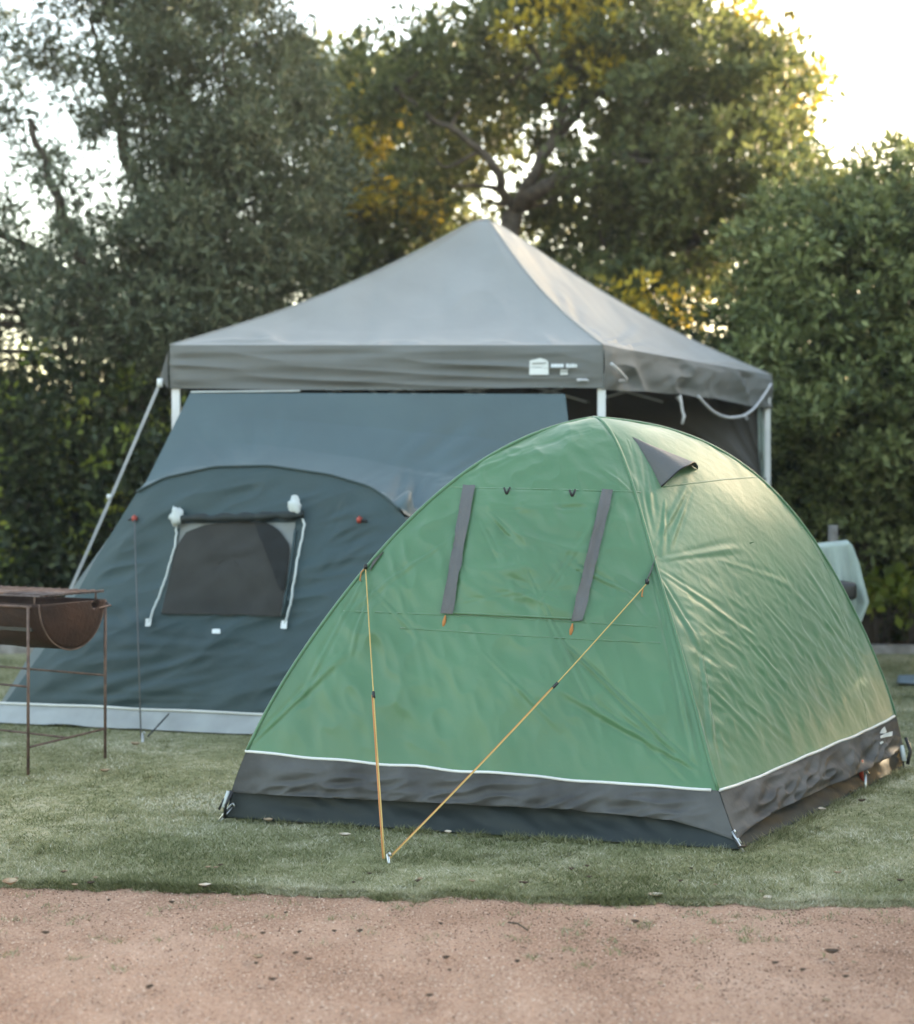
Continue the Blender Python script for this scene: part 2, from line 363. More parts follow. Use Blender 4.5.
# ================================================================== GREEN DOME TENT
C0 = np.array([.68, 7.08]); H = 1.86
prof = {'A': (1.8377, TA, [(1,0),(.945,.305),(.882,.529),(.811,.708),(.728,.936),(.641,1.13),(.52,1.355),(.383,1.561),(.271,1.693),(.128,1.805)]),
 'B': (1.2877, TB, [(1,0),(.872,.218),(.774,.454),(.699,.615),(.601,.868),(.513,1.063),(.43,1.228),(.358,1.403),(.247,1.631),(.148,1.766)]),
 'C': (1.8438, TC, [(1,0),(.974,.274),(.915,.526),(.812,.891),(.745,1.106),(.645,1.345),(.515,1.554),(.324,1.752),(.17,1.834)])}
prof['D'] = (1.2964, TD, prof['B'][2])
RB = {}
for k, (R, q, pts) in prof.items():
    pts = np.array(pts+[(0,H)]*1, float); ph = np.arctan2(pts[:,1]/H, pts[:,0]); rho = np.hypot(pts[:,0], pts[:,1]/H)
    w = np.ones(len(ph)); w[0] = 4; w[-1] = 30; RB[k] = (np.polyfit(ph, rho, 5, w=w), R, (q-C0)/np.linalg.norm(q-C0))
def rib(k, ph):
    c, R, u = RB[k]; rho = np.polyval(c, ph); rho = rho+(1-np.polyval(c, math.pi/2))*(ph/(math.pi/2))**4
    r = rho*np.cos(ph)*R; z = H*rho*np.sin(ph)
    return np.stack([C0[0]+u[0]*r, C0[1]+u[1]*r, np.maximum(z, 0)], -1)
PH = np.linspace(0, math.pi/2, 400)
def ph_at(k, z): return np.interp(z, rib(k, PH)[:,2], PH)
HEM = {'A':.30,'B':.215,'C':.285,'D':.28}
FACES = [('A','B'),('B','C'),('C','D'),('D','A')]
def fsurf(i, j, S, PHv): # S, PHv same-shape arrays
    a = rib(i, PHv); b = rib(j, PHv); e = RB[j][2]*RB[j][1]-RB[i][2]*RB[i][1]; nrm = np.array([e[1], -e[0]]); nrm /= np.linalg.norm(nrm)
    mid = (RB[i][2]+RB[j][2]); nrm = nrm if nrm@mid > 0 else -nrm
    q = a*(1-S)[...,None]+b*S[...,None]; bl = (.01+.055*np.sin(PHv)*np.cos(PHv)**.5)*4*S*(1-S)
    q[...,0] += nrm[0]*bl; q[...,1] += nrm[1]*bl; q[...,2] += .03*np.sin(PHv)**6*4*S*(1-S)*np.cos(PHv)
    return q
def outn(Q):
    N = gnormals(Q); c = np.array([C0[0], C0[1], .5]); return N*np.sign((N*(Q-c)).sum(2).mean())
tent = thing('dome_tent', 'green two-pole dome tent with grey skirt pitched at the front on the lawn', 'tent', (C0[0], C0[1], 0))
faceQ = {}
for (i, j) in FACES:
    vis = (i, j) in (('A','B'),('B','C')); nu, nv = (260, 240) if vis else (70, 60)
    s = np.linspace(0,1,nu); f0 = ph_at(i,HEM[i])*(1-s)+ph_at(j,HEM[j])*s
    # hem sags a little between the corners
    v = np.linspace(0,1,nv)[:,None]; PHm = f0[None]*(1-v)+(math.pi/2)*v; faceQ[(i,j)] = fsurf(i, j, np.tile(s,(nv,1)), PHm)
base_bvh = bvh_of([q[::6,::6] if q.shape[0]>100 else q for q in faceQ.values()])
FR_F = folds_px(base_bvh, [((652,572),(700,775),.010,.022),((640,600),(560,560),.006,.02),((560,640),(697,772),.013,.02),((520,560),(600,720),.006,.022),
 ((480,650),(560,730),.004,.02),((368,572),(300,700),.006,.025),((372,580),(350,660),.005,.02),((368,585),(420,640),.004,.02),((718,782),(560,690),.008,.028),((250,745),(350,650),.006,.03),
 ((600,700),(690,782),.007,.018),((450,540),(330,625),.004,.03),((600,425),(500,450),.004,.03),((590,430),(460,478),.004,.025),((640,500),(600,470),.004,.02),((400,560),(430,700),.003,.03),((720,780),(640,742),.005,.02)])
SD_F = folds_px(base_bvh, [((657,575),(700,650),.012,.016),((658,570),(735,625),.010,.018),((660,560),(740,548),.007,.018),((658,580),(688,720),.010,.018),((655,545),(690,480),.006,.018),
 ((700,650),(720,775),.010,.022),((672,640),(712,765),.010,.020),((640,440),(652,520),.008,.014),((628,440),(650,535),.007,.012),((665,500),(662,555),.006,.014),((690,490),(668,550),.006,.014),
 ((850,640),(800,560),.006,.02),((845,645),(780,580),.005,.02),((730,620),(790,690),.007,.016),((760,600),(820,670),.006,.018),((700,680),(760,740),.008,.018),((740,700),(790,740),.006,.016),
 ((810,600),(850,660),.005,.018),((680,590),(760,640),.007,.014),((720,560),(800,590),.004,.02)])
for (i, j), Q in faceQ.items():
    Lr = 2.4; N = outn(Q); nv, nu = Q.shape[:2]; q = Q.reshape(-1,3)
    s = np.linspace(0,1,nu)[None]; v = np.linspace(0,1,nv)[:,None]; env = np.minimum(1, 12*s*(1-s))*np.minimum(1, .25+6*v)*np.minimum(1, 5*(1-v))
    if (i,j) == ('B','C'):
        # crinkles slanting down to the right, strongest in the lower half
        d1 = np.array([.55,.45,-.7]); d1 /= np.linalg.norm(d1); al = q@d1; pr = q-al[:,None]*d1
        c = vn((pr*17+al[:,None]*d1*5), 41); c2 = vn((pr*36+al[:,None]*d1*13)+5, 42); c3 = vn((pr*6+al[:,None]*d1*2)+9, 43)
        low = np.clip((1.35-q[:,2])/.7, .12, 1)
        D = (.0036*(1-np.abs(c)*2)+.0030*(1-2*np.abs(c2)))*low+.004*c3
        Q = apply_folds(Q, N, [(a_, b_, m_*.55, w_*.8) for a_, b_, m_, w_ in SD_F]); Q = Q+N*(D.reshape(nv,nu)*env)[...,None]
    elif (i,j) == ('A','B'):
        d1 = np.array([-.42,-.1,.88]); al = q@d1; pr = q-al[:,None]*d1
        D = .012*(1-2*np.abs(vn(pr*6+al[:,None]*d1*1.6, 44)))+.0065*(1-2*np.abs(vn(pr*15+al[:,None]*d1*5, 45)))+.009*vn(q*2.6, 46)
        Q = apply_folds(Q, N, [(a_, b_, m_*.95, w_*.42) for a_, b_, m_, w_ in FR_F]); Q = Q+N*(D.reshape(nv,nu)*env)[...,None]
    else:
        Q = Q+N*((.008*vn(q*5, 47)).reshape(nv,nu)*env)[...,None]
    if nu > 100:
        sv = np.tile(s,(nv,1)).ravel(); vv_ = np.tile(v,(1,nu)).ravel(); z0 = sv*0; e1 = np.minimum(1,30*sv*(1-sv))*np.minimum(1,20*vv_)
        pk = .0075*vn(np.stack([vv_*26+(1-sv)*14, z0, z0],1),48)*np.exp(-(1-sv)/.06)+.0075*vn(np.stack([vv_*26+sv*14, z0, z0],1),49)*np.exp(-sv/.06)+.007*vn(np.stack([sv*34+vv_*10, z0, z0],1),50)*np.exp(-vv_/.07)
        Q = Q+N*(pk*e1).reshape(nv,nu)[...,None]
    faceQ[(i,j)] = Q
    build('fly_panel', Q.reshape(-1,3), gridF(nu, nv), 'fly', tent)
tb = bvh_of([q[::2,::2] if q.shape[0]>100 else q for q in faceQ.values()])
# pole sleeves along the ribs
for k in 'ABCD':
    ph = np.linspace(ph_at(k, HEM[k]), math.pi/2, 50)
    build('pole_sleeve', *(lambda m: (m.V, m.F))(MB().tube(rib(k, ph)+np.array([0,0,.001]), .0085, 8)), 'fly', tent)
# seams
for pix, n in (([(438,487),(470,488),(540,489),(641,492)], 40), ([(343,611),(445,615),(575,622),(657,627)], 50), ([(400,628),(445,631),(575,639),(660,643)],50), ([(663,487),(720,480),(757,477)],24), ([(800,521),(830,575),(850,637),(862,690),(868,727)],30)):
    build('seam', *(lambda m: (m.V, m.F))(MB().tube(drape_line(tb, pix, n, -.0020), .0044, 5)), 'fly', tent)
# hem piping, skirt and tub
pip = []; 
def zb_at(z1, z2, S, i, j, L):
    zb = (.115 if i == 'A' else .080)+S*0
    if j == 'B': zb = zb-.085*np.exp(-((1-S)*L/.22))
    if i == 'B': zb = zb-.050*np.exp(-(S*L/.22))
    if j == 'C': zb = zb+.045*np.exp(-((1-S)*L/.5))
    return zb
SK = {}
for (i, j) in FACES:
    vis = (i,j) in (('A','B'),('B','C')); nu, nv = (260, 34) if vis else (60, 8)
    s = np.linspace(0,1,nu); L = np.linalg.norm(RB[j][2]*RB[j][1]-RB[i][2]*RB[i][1])
    f0 = ph_at(i,HEM[i])*(1-s)+ph_at(j,HEM[j])*s
    zb = zb_at(0,0,s,i,j,L); f1 = ph_at(i,1)*0+np.interp(zb, rib('A',PH)[:,2]*(1-0), PH)
    f1 = np.array([ph_at(i, z)*(1-a)+ph_at(j, z)*a for z, a in zip(zb, s)])
    v = np.linspace(0,1,nv)[:,None]; S = np.tile(s,(nv,1)); Q = fsurf(i, j, S, f0[None]*(1-v)+f1[None]*v)
    top = Q[0].copy()
    N = outn(Q); q = Q.reshape(-1,3); q3 = q*np.array([1,1,1])
    e = np.array([*(RB[j][2]*RB[j][1]-RB[i][2]*RB[i][1]), 0]); e /= np.linalg.norm(e); al = q@e
    D = .014*vn(np.stack([al*7+q[:,2]*9, q[:,2]*5, al*0], 1), 51)+.018*(1-2*np.abs(vn(np.stack([al*9-q[:,2]*16, q[:,2]*22, al*0],1), 52)))+.006*vn(np.stack([al*24,q[:,2]*30,al*0],1),53)
    Q = Q+N*((.004+.022*v*np.minimum(1,8*s*(1-s))+D.reshape(nv,nu)*np.minimum(1,1.5*v)*np.minimum(1,10*s*(1-s))))[...,None]
    Q[-1] += N[-1]*(-.004)
    SK[(i,j)] = Q; pip.append(top)
    build('skirt', Q.reshape(-1,3), gridF(nu, nv), 'skirt', tent)
    # tub wall
    nv = 16 if vis else 5; v = np.linspace(0,1,nv)[:,None]; S = np.tile(s,(nv,1)); zz = .17*(1-v)+0*v
    f = np.interp(np.tile(zz,(1,nu)), rib('A',PH)[:,2], PH); Q = fsurf(i, j, S, f); N = outn(Q); q = Q.reshape(-1,3); al = q@e
    endp = np.minimum(1, 6*s*(1-s))
    D = .020*vn(np.stack([al*4+q[:,2]*5, q[:,2]*12, al*0],1), 54)+.009*vn(np.stack([al*14+q[:,2]*20, q[:,2]*20, al*0],1), 55)
    prof_in = -.035*endp*np.sin(np.clip((1-v)*1.0,0,1)*math.pi/2)-.004
    Q = Q+N*(prof_in+D.reshape(nv,nu)*endp*np.sin(v*math.pi))[...,None]
    Q[-1,:,2] = .001
    bot = Q[-1].copy(); bot[:,:2] += (C0-bot[:,:2])*.03; Q = np.concatenate([Q, bot[None]], 0)
    build('tub_wall', Q.reshape(-1,3), gridF(nu, nv+1), 'tub', tent)
for top in pip:
    t = top[::5] if len(top) > 100 else top
    t = np.array(t); c = np.array([C0[0],C0[1],0]); d = t-c; d[:,2] = 0; d /= np.linalg.norm(d,axis=1,keepdims=True)
    w = .006*vn(np.stack([t[:,0]*6,t[:,1]*6,t[:,0]*0],1),61); t[:,2] += w
    build('hem_piping', *(lambda m: (m.V, m.F))(MB().tube(t+d*.006, .0068, 8)), 'white_tape', tent)
V = [(*q, .004) for q in foot_green]
build('groundsheet', V, [(0,1,2,3)], 'tub', tent, smooth=False)
# window cover with straps, pulls and toggles
def wf(u, v):
    return .010*math.sin(math.pi*min(1,max(0,u)))**.4*math.sin(math.pi*v)**.5
Q = drape_quad(tb, (468,489), (610,493), (574,619), (447,613), 110, 100, .004, wf)
N = camside(Q, gnormals(Q)); q = Q.reshape(-1,3)
uu = np.linspace(0,1,110)[None]; vv = np.linspace(0,1,100)[:,None]; env = np.minimum(1,9*uu*(1-uu))*np.minimum(1,9*vv*(1-vv))
ax = np.array([.8,-.2,-.35]); ax /= np.linalg.norm(ax); al = q@ax; pr = q-al[:,None]*ax
D = .0085*(1-2*np.abs(vn(pr*9+al[:,None]*ax*3, 71)))+.003*vn(pr*26+al[:,None]*ax*9,72)
b2 = bvh_of([Q[::4,::4]])
Q = apply_folds(Q, N*env[...,None], folds_px(b2, [((476,500),(556,580),.005,.010),((480,498),(600,525),.004,.009),((465,560),(570,606),.004,.010),((490,512),(600,506),-.004,.009),((540,605),(600,515),.004,.010),((462,602),(570,585),.004,.009),((500,530),(585,566),.004,.010),((480,520),(520,600),.003,.010)]))
Q = Q+N*(D.reshape(100,110)*env)[...,None]
wc = build('window_cover', Q.reshape(-1,3), gridF(110,100), 'fly', tent)
for ln_ in (Q[-1,:], Q[:,0], Q[:,-1]):
    MB().tube(ln_[::4]+np.array([0,-.002,0]), .0045, 6).build('panel_hem', 'fly', wc)
tb2 = bvh_of([q[::3,::3] if q.shape[0]>100 else q for q in faceQ.values()]+[Q[::3,::3]])
for quad in (((464,486),(476,487),(453,615),(441,614)), ((602,490),(613,491),(583,621),(571,622))):
    q = drape_quad(tb2, *quad, 5, 40, .015); s_ = build('strap', q.reshape(-1,3), gridF(5,40), 'greytape', wc)
for px, py in ((446,616),(573,624)):
    p, nn = hit(tb, px, py, .012); mb = MB().tube([p, p+[-.006,0,-.03], p+[-.010,0,-.055]], [.003,.009,.006], 8); mb.build('zip_pull', 'orange', wc)
for px, py in ((507,491),(572,493)):
    p, nn = hit(tb, px, py, .014); mb = MB().tube([p+[-.012,0,.006],p+[0,-.01,-.025]], .0055, 6); mb.tube([p+[.016,0,.008],p+[0,-.01,-.025]], .0055, 6); mb.build('toggle', 'black', wc)
# roof vent hood
T0, n0 = hit(tb, 632, 437, .003); B0, n1 = hit(tb, 661, 487, .003); R0, n2 = hit(tb, 697, 469, .003); nrm = (n0+n1+n2)/3; nrm /= np.linalg.norm(nrm)
nu, nv = 24, 24; Q = np.zeros((nv,nu,3)); lift = nrm*.35+np.array([0,-.1,.5]); lift /= np.linalg.norm(lift)
for b in range(nv):
    for a in range(nu):
        u = a/(nu-1); v = b/(nv-1); p = T0*(1-v)+(B0*(1-u)+R0*u)*v
        hgt = .085*v**1.1*(max(0,math.sin(math.pi*u**.75)))**.8
        Q[b,a] = p+nrm*hgt+lift*.02*v*math.sin(math.pi*u)+np.array([0,0,.004])*math.sin(u*14+v*5)*v*math.sin(math.pi*u)
vh = build('vent_hood', Q.reshape(-1,3), gridF(nu,nv), 'greytape', tent)
build('hood_edge', *(lambda m: (m.V, m.F))(MB().tube(Q[-1], .004, 6)), 'black', vh)
# guy patches and ropes
def gpatch(pts):
    V = []
    for px, py, off in pts: V.append(hit(tb, px, py, off)[0])
    return V
V = gpatch([(655,556,.010),(644,585,.035),(661,587,.012),(652,575,.03)]); 
build('guy_patch', V, [(0,1,3),(0,3,2),(1,2,3)], 'greytape', tent, smooth=False)
V = gpatch([(384,552,.008),(364,568,.02),(371,571,.012),(374,563,.02)]); build('guy_patch', V, [(0,1,3),(0,3,2),(1,2,3)], 'greytape', tent, smooth=False)
gp = G(387, 861); gpa = gp+np.array([-.010,0,.01]); gpb = gp+np.array([.010,0,.01])
att1 = hit(tb, 645, 587, .035)[0]; att2 = hit(tb, 367, 570, .02)[0]
def rope(a, b, f, nm='guy_rope'):
    a = np.array(a); b = np.array(b); m = a+(b-a)*f; side = np.cross(b-a, [0,0,1.]); side /= np.linalg.norm(side); t = np.linspace(0,1,14)[:,None]
    pts = a+(b-a)*t; pts[:,2] -= .018*np.sin(np.pi*t[:,0])
    r = MB().tube(pts, .0031, 6).build(nm, 'yellow', tent)
    k = int(f*13); q = pts[k:]; MB().tube(q+side*.0062, .0034, 6).build('doubled_cord', 'orange', r)
    d = (b-a)/np.linalg.norm(b-a); MB().tube([pts[k]-d*.016, pts[k]+d*.016], .0075, 6).build('line_tensioner', 'black', r)
    lp = [a, a+[-.02,-.01,-.02], a+[-.026,-.012,-.06], a+[-.02,-.01,-.06]]; MB().tube(lp, .003, 6).build('knot_tail', 'orange', r)
    MB().tube([a+[0,0,.018], a+[0,0,-.006]], .009, 6).build('cord_lock', 'black', r)
rope(att1, gpb, .42); rope(att2, gpa, .52)
def peg(px, py, lean, label, ln=.16, up=.07):
    p = G(px, py); d = np.array(lean, float); d /= np.linalg.norm(d); a = p-d*(ln-up)*.8; b = p+d*up
    mb = MB(); mb.tube([a, b, b+np.array([.010,0,.006]), b+np.array([.018,-.003,-.008])], .0045, 8); 
    mb.tube([a+[.007,.003,0], b+[.007,.003,-.012]], .003, 6)
    return tag(mb.build('tent_peg', 'steel'), label, 'tent peg', 'pegs holding down the tents')
peg(388, 862, (-.1,-.2,1), 'tent peg where the two yellow guy ropes meet the grass', up=.035)
peg(219, 820, (.55,.2,.7), 'silver peg at the green tent\'s left corner', up=.085)
peg(743, 851, (-.45,.1,.8), 'silver peg at the green tent\'s near front corner', up=.09)
peg(865, 789, (0,0,1), 'upright silver peg by the red strap on the tent\'s right side', up=.085)
peg(902, 768, (-.3,.2,.8), 'silver peg at the green tent\'s far right corner', up=.06)
# corner webbing
def web(pts, m='black', r=.006, nm='corner_webbing'): return MB().tube(pts, r, 6).build(nm, m, tent)
A3 = np.array([*TA,0]); B3 = np.array([*TB,0]); C3 = np.array([*TC,0])
web([A3+[.03,-.02,.13], A3+[.0,-.04,.09], A3+[-.02,-.05,.05]]); web([A3+[.04,-.03,.13], A3+[.01,-.05,.07], A3+[.005,-.04,.01]], r=.008)
web([A3+[.02,-.03,.13], A3+[-.0,-.05,.06]], 'palefab', .009, 'buckle')
web([B3+[-.03,0,.06], B3+[-.01,-.03,.02], G(745,851)+[0,0,.02]]); web([B3+[-.01,-.01,.05], G(741,850)+[0,0,.03]], 'palefab', .004)
pC = G(863,785); web([pC+[-.03,-.07,.14], pC+[-.03,-.07,.08], pC+[-.02,-.05,.03]], 'red', .012, 'red_strap')
q = C3; web([q+[.0,-.02,.17], q+[.02,-.04,.10], q+[.0,-.05,.03]], 'black', .010); web([q+[-.03,-.04,.13], q+[-.02,-.06,.05]], 'palefab', .014, 'buckle')
# printed emblem on the skirt: a peak above a wordmark shape
sb = bvh_of([q[::2,::2] for q in (SK[('A','B')], SK[('B','C')])])
def emblem(polys, nm, mt, par, bv, off=.004):
    V = []; Fs = []
    for pl in polys:
        n = len(V); V += [hit(bv, a, b, 0)[0]+np.array([0,-off,0]) for a, b in pl]; Fs.append(tuple(range(n, n+len(pl))))
    return build(nm, V, Fs, mt, par, smooth=False)
emblem([[(879,733),(881,729),(884,726),(886,731),(885,733)],[(879.5,735.5),(884,733.5),(888,732),(892,731),(891.5,735.5),(886,736.5),(880,738)],[(879,742),(882,740.5),(883,742),(880,744)]], 'logo_print', 'palefab', tent, sb, .012)
# ================================================================== BLUE CABIN TENT
bt = thing('cabin_tent', 'slate blue canvas tent with pale mudflap and mesh window under the gazebo edge', 'tent', (-1.2, 9.4, 0))
PL = lambda L: np.array([P(*a) for a in L])
g0 = np.array([-3.07,9.41,0.0]); g1 = np.array([.52,8.40,0.0])
EL = np.array([g0, P(50,641,9.46), P(95,560,9.5), P(137,492,9.52)]); EL = smooth_curve(EL, 60)
ARC = smooth_curve(PL([(137,492,9.52),(165,478,9.48),(215,467,9.40),(270,466,9.34),(330,475,9.24),(370,487,9.15),(388,499,9.1),(403,515,9.05)]), 120)
ER = smooth_curve(np.array([g1, P(500,680,8.6), P(450,590,8.85), P(403,515,9.05)]), 60)
BS = np.array([g0, (g0+g1)/2, g1])
W = coons(BS, ARC, EL, ER, 220, 170)
N = camside(W, gnormals(W)); wb0 = bvh_of([W[::4,::4]])
u = np.linspace(0,1,220)[None]; v = np.linspace(0,1,170)[:,None]; env = np.minimum(1,14*u*(1-u))*np.minimum(1,.3+5*v)*np.minimum(1,10*(1-v))
W = W+N*(.05*np.sin(np.pi*u)*np.sin(np.pi*v))[...,None]
q = W.reshape(-1,3); ax = np.array([.9,-.15,.32]); ax /= np.linalg.norm(ax); al = q@ax; pr = q-al[:,None]*ax
D = .020*(1-2*np.abs(vn(pr*5+al[:,None]*ax*1.3, 81)))+.009*(1-2*np.abs(vn(pr*12+al[:,None]*ax*4, 80)))+.006*vn(pr*9+al[:,None]*ax*3,82)+.010*vn(q*2.2,83)
W = apply_folds(W, N, folds_px(wb0, [((290,632),(60,700),.012,.03),((283,650),(80,640),.010,.03),((300,600),(380,530),.010,.025),((310,560),(385,520),.009,.022),((290,660),(120,700),.010,.025),((305,530),(360,510),.008,.02),((250,640),(60,660),-.008,.025),((160,640),(110,600),.006,.03),((230,700),(30,700),.006,.02),((345,500),(310,570),.006,.025)]))
W = W+N*(D.reshape(170,220)*env)[...,None]
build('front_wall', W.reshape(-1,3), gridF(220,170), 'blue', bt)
RID = PL([(190,393,9.93),(280,393,9.93),(565,394,9.93)])
LR = PL([(137,492,9.52),(146,482,9.60),(190,393,9.93)])
RR = PL([(403,515,9.05),(470,530,9.25),(545,500,9.55),(572,450,9.8),(565,394,9.93)])
RF = coons(ARC, RID, LR, RR, 200, 120)
N = camside(RF, gnormals(RF)); rb0 = bvh_of([RF[::4,::4]]); u = np.linspace(0,1,200)[None]; v = np.linspace(0,1,120)[:,None]
RF = RF+np.array([0,.3,-1])*(.035*np.sin(np.pi*u)*np.sin(np.pi*v))[...,None]
q = RF.reshape(-1,3); ax = np.array([.35,.45,.8]); al = q@ax; pr = q-al[:,None]*ax; env = np.minimum(1,10*u*(1-u))*np.minimum(1,8*v*(1-v))
D = .004*vn(pr*5+al[:,None]*ax,84)+.008*vn(q*1.8,85)
RF = apply_folds(RF, N, [(a_, b_, m_*1.35, w_*1.2) for a_, b_, m_, w_ in folds_px(rb0, [((410,466),(562,402),.030,.040),((430,470),(564,425),.034,.036),((440,478),(520,448),.020,.030),((368,485),(480,430),.016,.040),((360,480),(440,425),.010,.04),((250,466),(240,420),.007,.03),((230,466),(205,420),.006,.03),((275,466),(285,410),.005,.03)])])
RF = RF+N*(D.reshape(120,200)*env)[...,None]
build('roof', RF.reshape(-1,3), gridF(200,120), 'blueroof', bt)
BL_ = np.array([[-3.13,9.6,0],P(33,650,9.72),P(64,600,9.78),P(107,540,9.75),P(146,482,9.62)]); 
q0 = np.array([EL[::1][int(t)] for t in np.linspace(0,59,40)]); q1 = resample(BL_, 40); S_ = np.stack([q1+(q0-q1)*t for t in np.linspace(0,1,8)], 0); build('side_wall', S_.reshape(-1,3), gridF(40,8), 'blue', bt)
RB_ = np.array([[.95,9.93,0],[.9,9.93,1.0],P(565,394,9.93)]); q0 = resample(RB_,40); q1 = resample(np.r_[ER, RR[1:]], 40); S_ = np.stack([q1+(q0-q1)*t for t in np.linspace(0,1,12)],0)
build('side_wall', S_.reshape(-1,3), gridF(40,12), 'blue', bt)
q1 = resample(np.r_[BL_, RID, RB_[::-1][1:]], 80); q0 = q1.copy(); q0[:,2] = 0; q0[:,1] = 9.95; build('rear_wall', np.stack([q1,q0],0).reshape(-1,3), gridF(80,2), 'blue', bt)
build('ridge_tape', *(lambda m: (m.V, m.F))(MB().tube(PL([(191,392,9.93),(240,391.5,9.93),(300,391,9.93)]), .006, 6)), 'palefab', bt)
build('arch_seam', *(lambda m: (m.V, m.F))(MB().tube(ARC[::3]+np.array([0,-.008,.004]), .009, 6)), 'blue', bt)
wb = bvh_of([W[::2,::2]])
# mudflap
t = np.linspace(0,1,90)[:,None]; a = g0+(g1-g0)*t*.75+np.array([0,-.045,.115]); b = np.array([-3.12,9.27,0])+(np.array([-.45,8.53,0])-np.array([-3.12,9.27,0]))*t
a[:,2] += .006*vn(a*3,91); b[:,2] = .006+.012*np.clip(vn(b*4,92),0,1)
rows = []
for k in range(8):
    f = k/7; r = a+(b-a)*f; r = r+np.array([0,-.25,1.0])*(.008*vn(r*np.array([6,6,6])+k*.5,93))[:,None]*math.sin(math.pi*f); rows.append(r)
mf = build('mudflap', np.stack(rows,0).reshape(-1,3), gridF(90,8), 'mud', bt)
MB().tube(a+[0,-.006,.004], .008, 6).build('mudflap_seam', 'white_tape', bt)
# window
Q = drape_quad(wb, (180,524), (296,523), (282,616), (163,614), 40, 36, .010); wn = build('window_frame', Q.reshape(-1,3), gridF(40,36), 'framecloth', bt)
arcp = [(163,614),(171,578),(178,548),(188,533),(205,526),(235,523),(262,523),(280,531),(291,546),(289,575),(281,616)]
def drape_poly(bv, pl, off, nm, m, par, n=10):
    c = np.mean(pl, axis=0); pl = resample(list(pl)+[pl[0]], 60)[:-1]; V = []; 
    for r in range(n+1):
        for p in pl: q = c+(p-c)*(r/n); V.append(hit(bv, q[0], q[1], off)[0])
    k = len(pl); Fc = [(r*k+i, r*k+(i+1)%k, (r+1)*k+(i+1)%k, (r+1)*k+i) for r in range(n) for i in range(k)]
    return build(nm, V, Fc, m, par)
drape_poly(wb, arcp, .024, 'mesh_panel', 'mesh', wn)
drape_poly(wb, [(256,524),(268,524),(282,533),(290,548),(287,580),(283,594),(272,565)], .034, 'open_gap', 'meshdark', wn)
for L in (((163,614),(172,574),(180,528)), ((283,616),(290,575),(296,530))):
    MB().tube(drape_line(wb, L, 20, .012), .010, 6).build('frame_edge', 'blue', wn)
r = drape_line(wb, [(177,520),(215,521),(260,519),(305,517)], 30, .05); rr = [.024+.006*math.sin(i*1.3)+.007*random.random() for i in range(30)]
MB().tube(r, rr, 12).build('rolled_flap', 'tub', bt)
def blob(p, s, nm, m, par, seed=0):
    nu, nv = 14, 10; V = []
    for j in range(nv):
        for i in range(nu):
            th = math.pi*j/(nv-1); ph = 2*math.pi*i/nu; d = np.array([math.sin(th)*math.cos(ph), math.sin(th)*math.sin(ph), math.cos(th)])
            V.append(d)
    V = np.array(V); V = V*(1+.55*vn(V*2.6+seed, seed+3))[:,None]*np.array(s)+p
    Fc = [(j*nu+i, j*nu+(i+1)%nu, (j+1)*nu+(i+1)%nu, (j+1)*nu+i) for j in range(nv-1) for i in range(nu)]
    return build(nm, V, Fc, m, par)
p, _ = hit(wb, 297, 511, .06); blob(p, (.042,.034,.056), 'tie_knot', 'palefab', bt, 1); p, _ = hit(wb, 180, 516, .06); blob(p, (.045,.035,.055), 'tie_knot', 'palefab', bt, 5)
for L in ([(302,516),(306,520),(299,560),(293,600),(287,625)], [(179,524),(178,545),(168,580),(160,600),(151,622)]):
    MB().tube(smooth_curve(drape_line(wb, L, 30, .03), 30, 3)+.0015*np.random.default_rng(3).normal(size=(30,3)), .0075, 6).build('hanging_tie', 'palefab', bt)
    p = L[-1]; q = drape_quad(wb, (p[0]-3,p[1]-3),(p[0]+3,p[1]-3),(p[0]+2,p[1]+5),(p[0]-4,p[1]+5),3,3,.034); build('tie_end', q.reshape(-1,3), gridF(3,3), 'white', bt)
q = drape_quad(wb, (213,629.5),(221,629.5),(221,634),(213,634),3,3,.012); build('care_tag', q.reshape(-1,3), gridF(3,3), 'white', bt)
for px, py in ((136,519),(360,520)):
    p, _ = hit(wb, px, py, .02); blob(p, (.018,.016,.018), 'red_toggle', 'red', bt, 2)
    MB().tube([p, p+[.05 if px > 300 else -.04,-.01,-.01]], .008, 6).build('toggle_loop', 'black', bt)
p1, _ = hit(wb, 137, 521, .03); MB().tube([p1, G(141,740)+[0,0,.01]], .005, 6).build('guy_rope', 'greytape', bt)
MB().tube([G(148,738)+[0,0,.01], hit(wb,173,712,.02)[0]+[0,-.08,0]], .005, 6).build('peg_cord', 'black', bt)
peg(142, 741, (0,.2,1), 'thin peg in the grass under the blue tent\'s front guy rope', up=.05)
p = G(192,717); MB().tube([p+[-.03,0,.05],p+[.0,-.01,.07],p+[.03,0,.04]], .012, 6).build('mudflap_loop', 'black', bt)
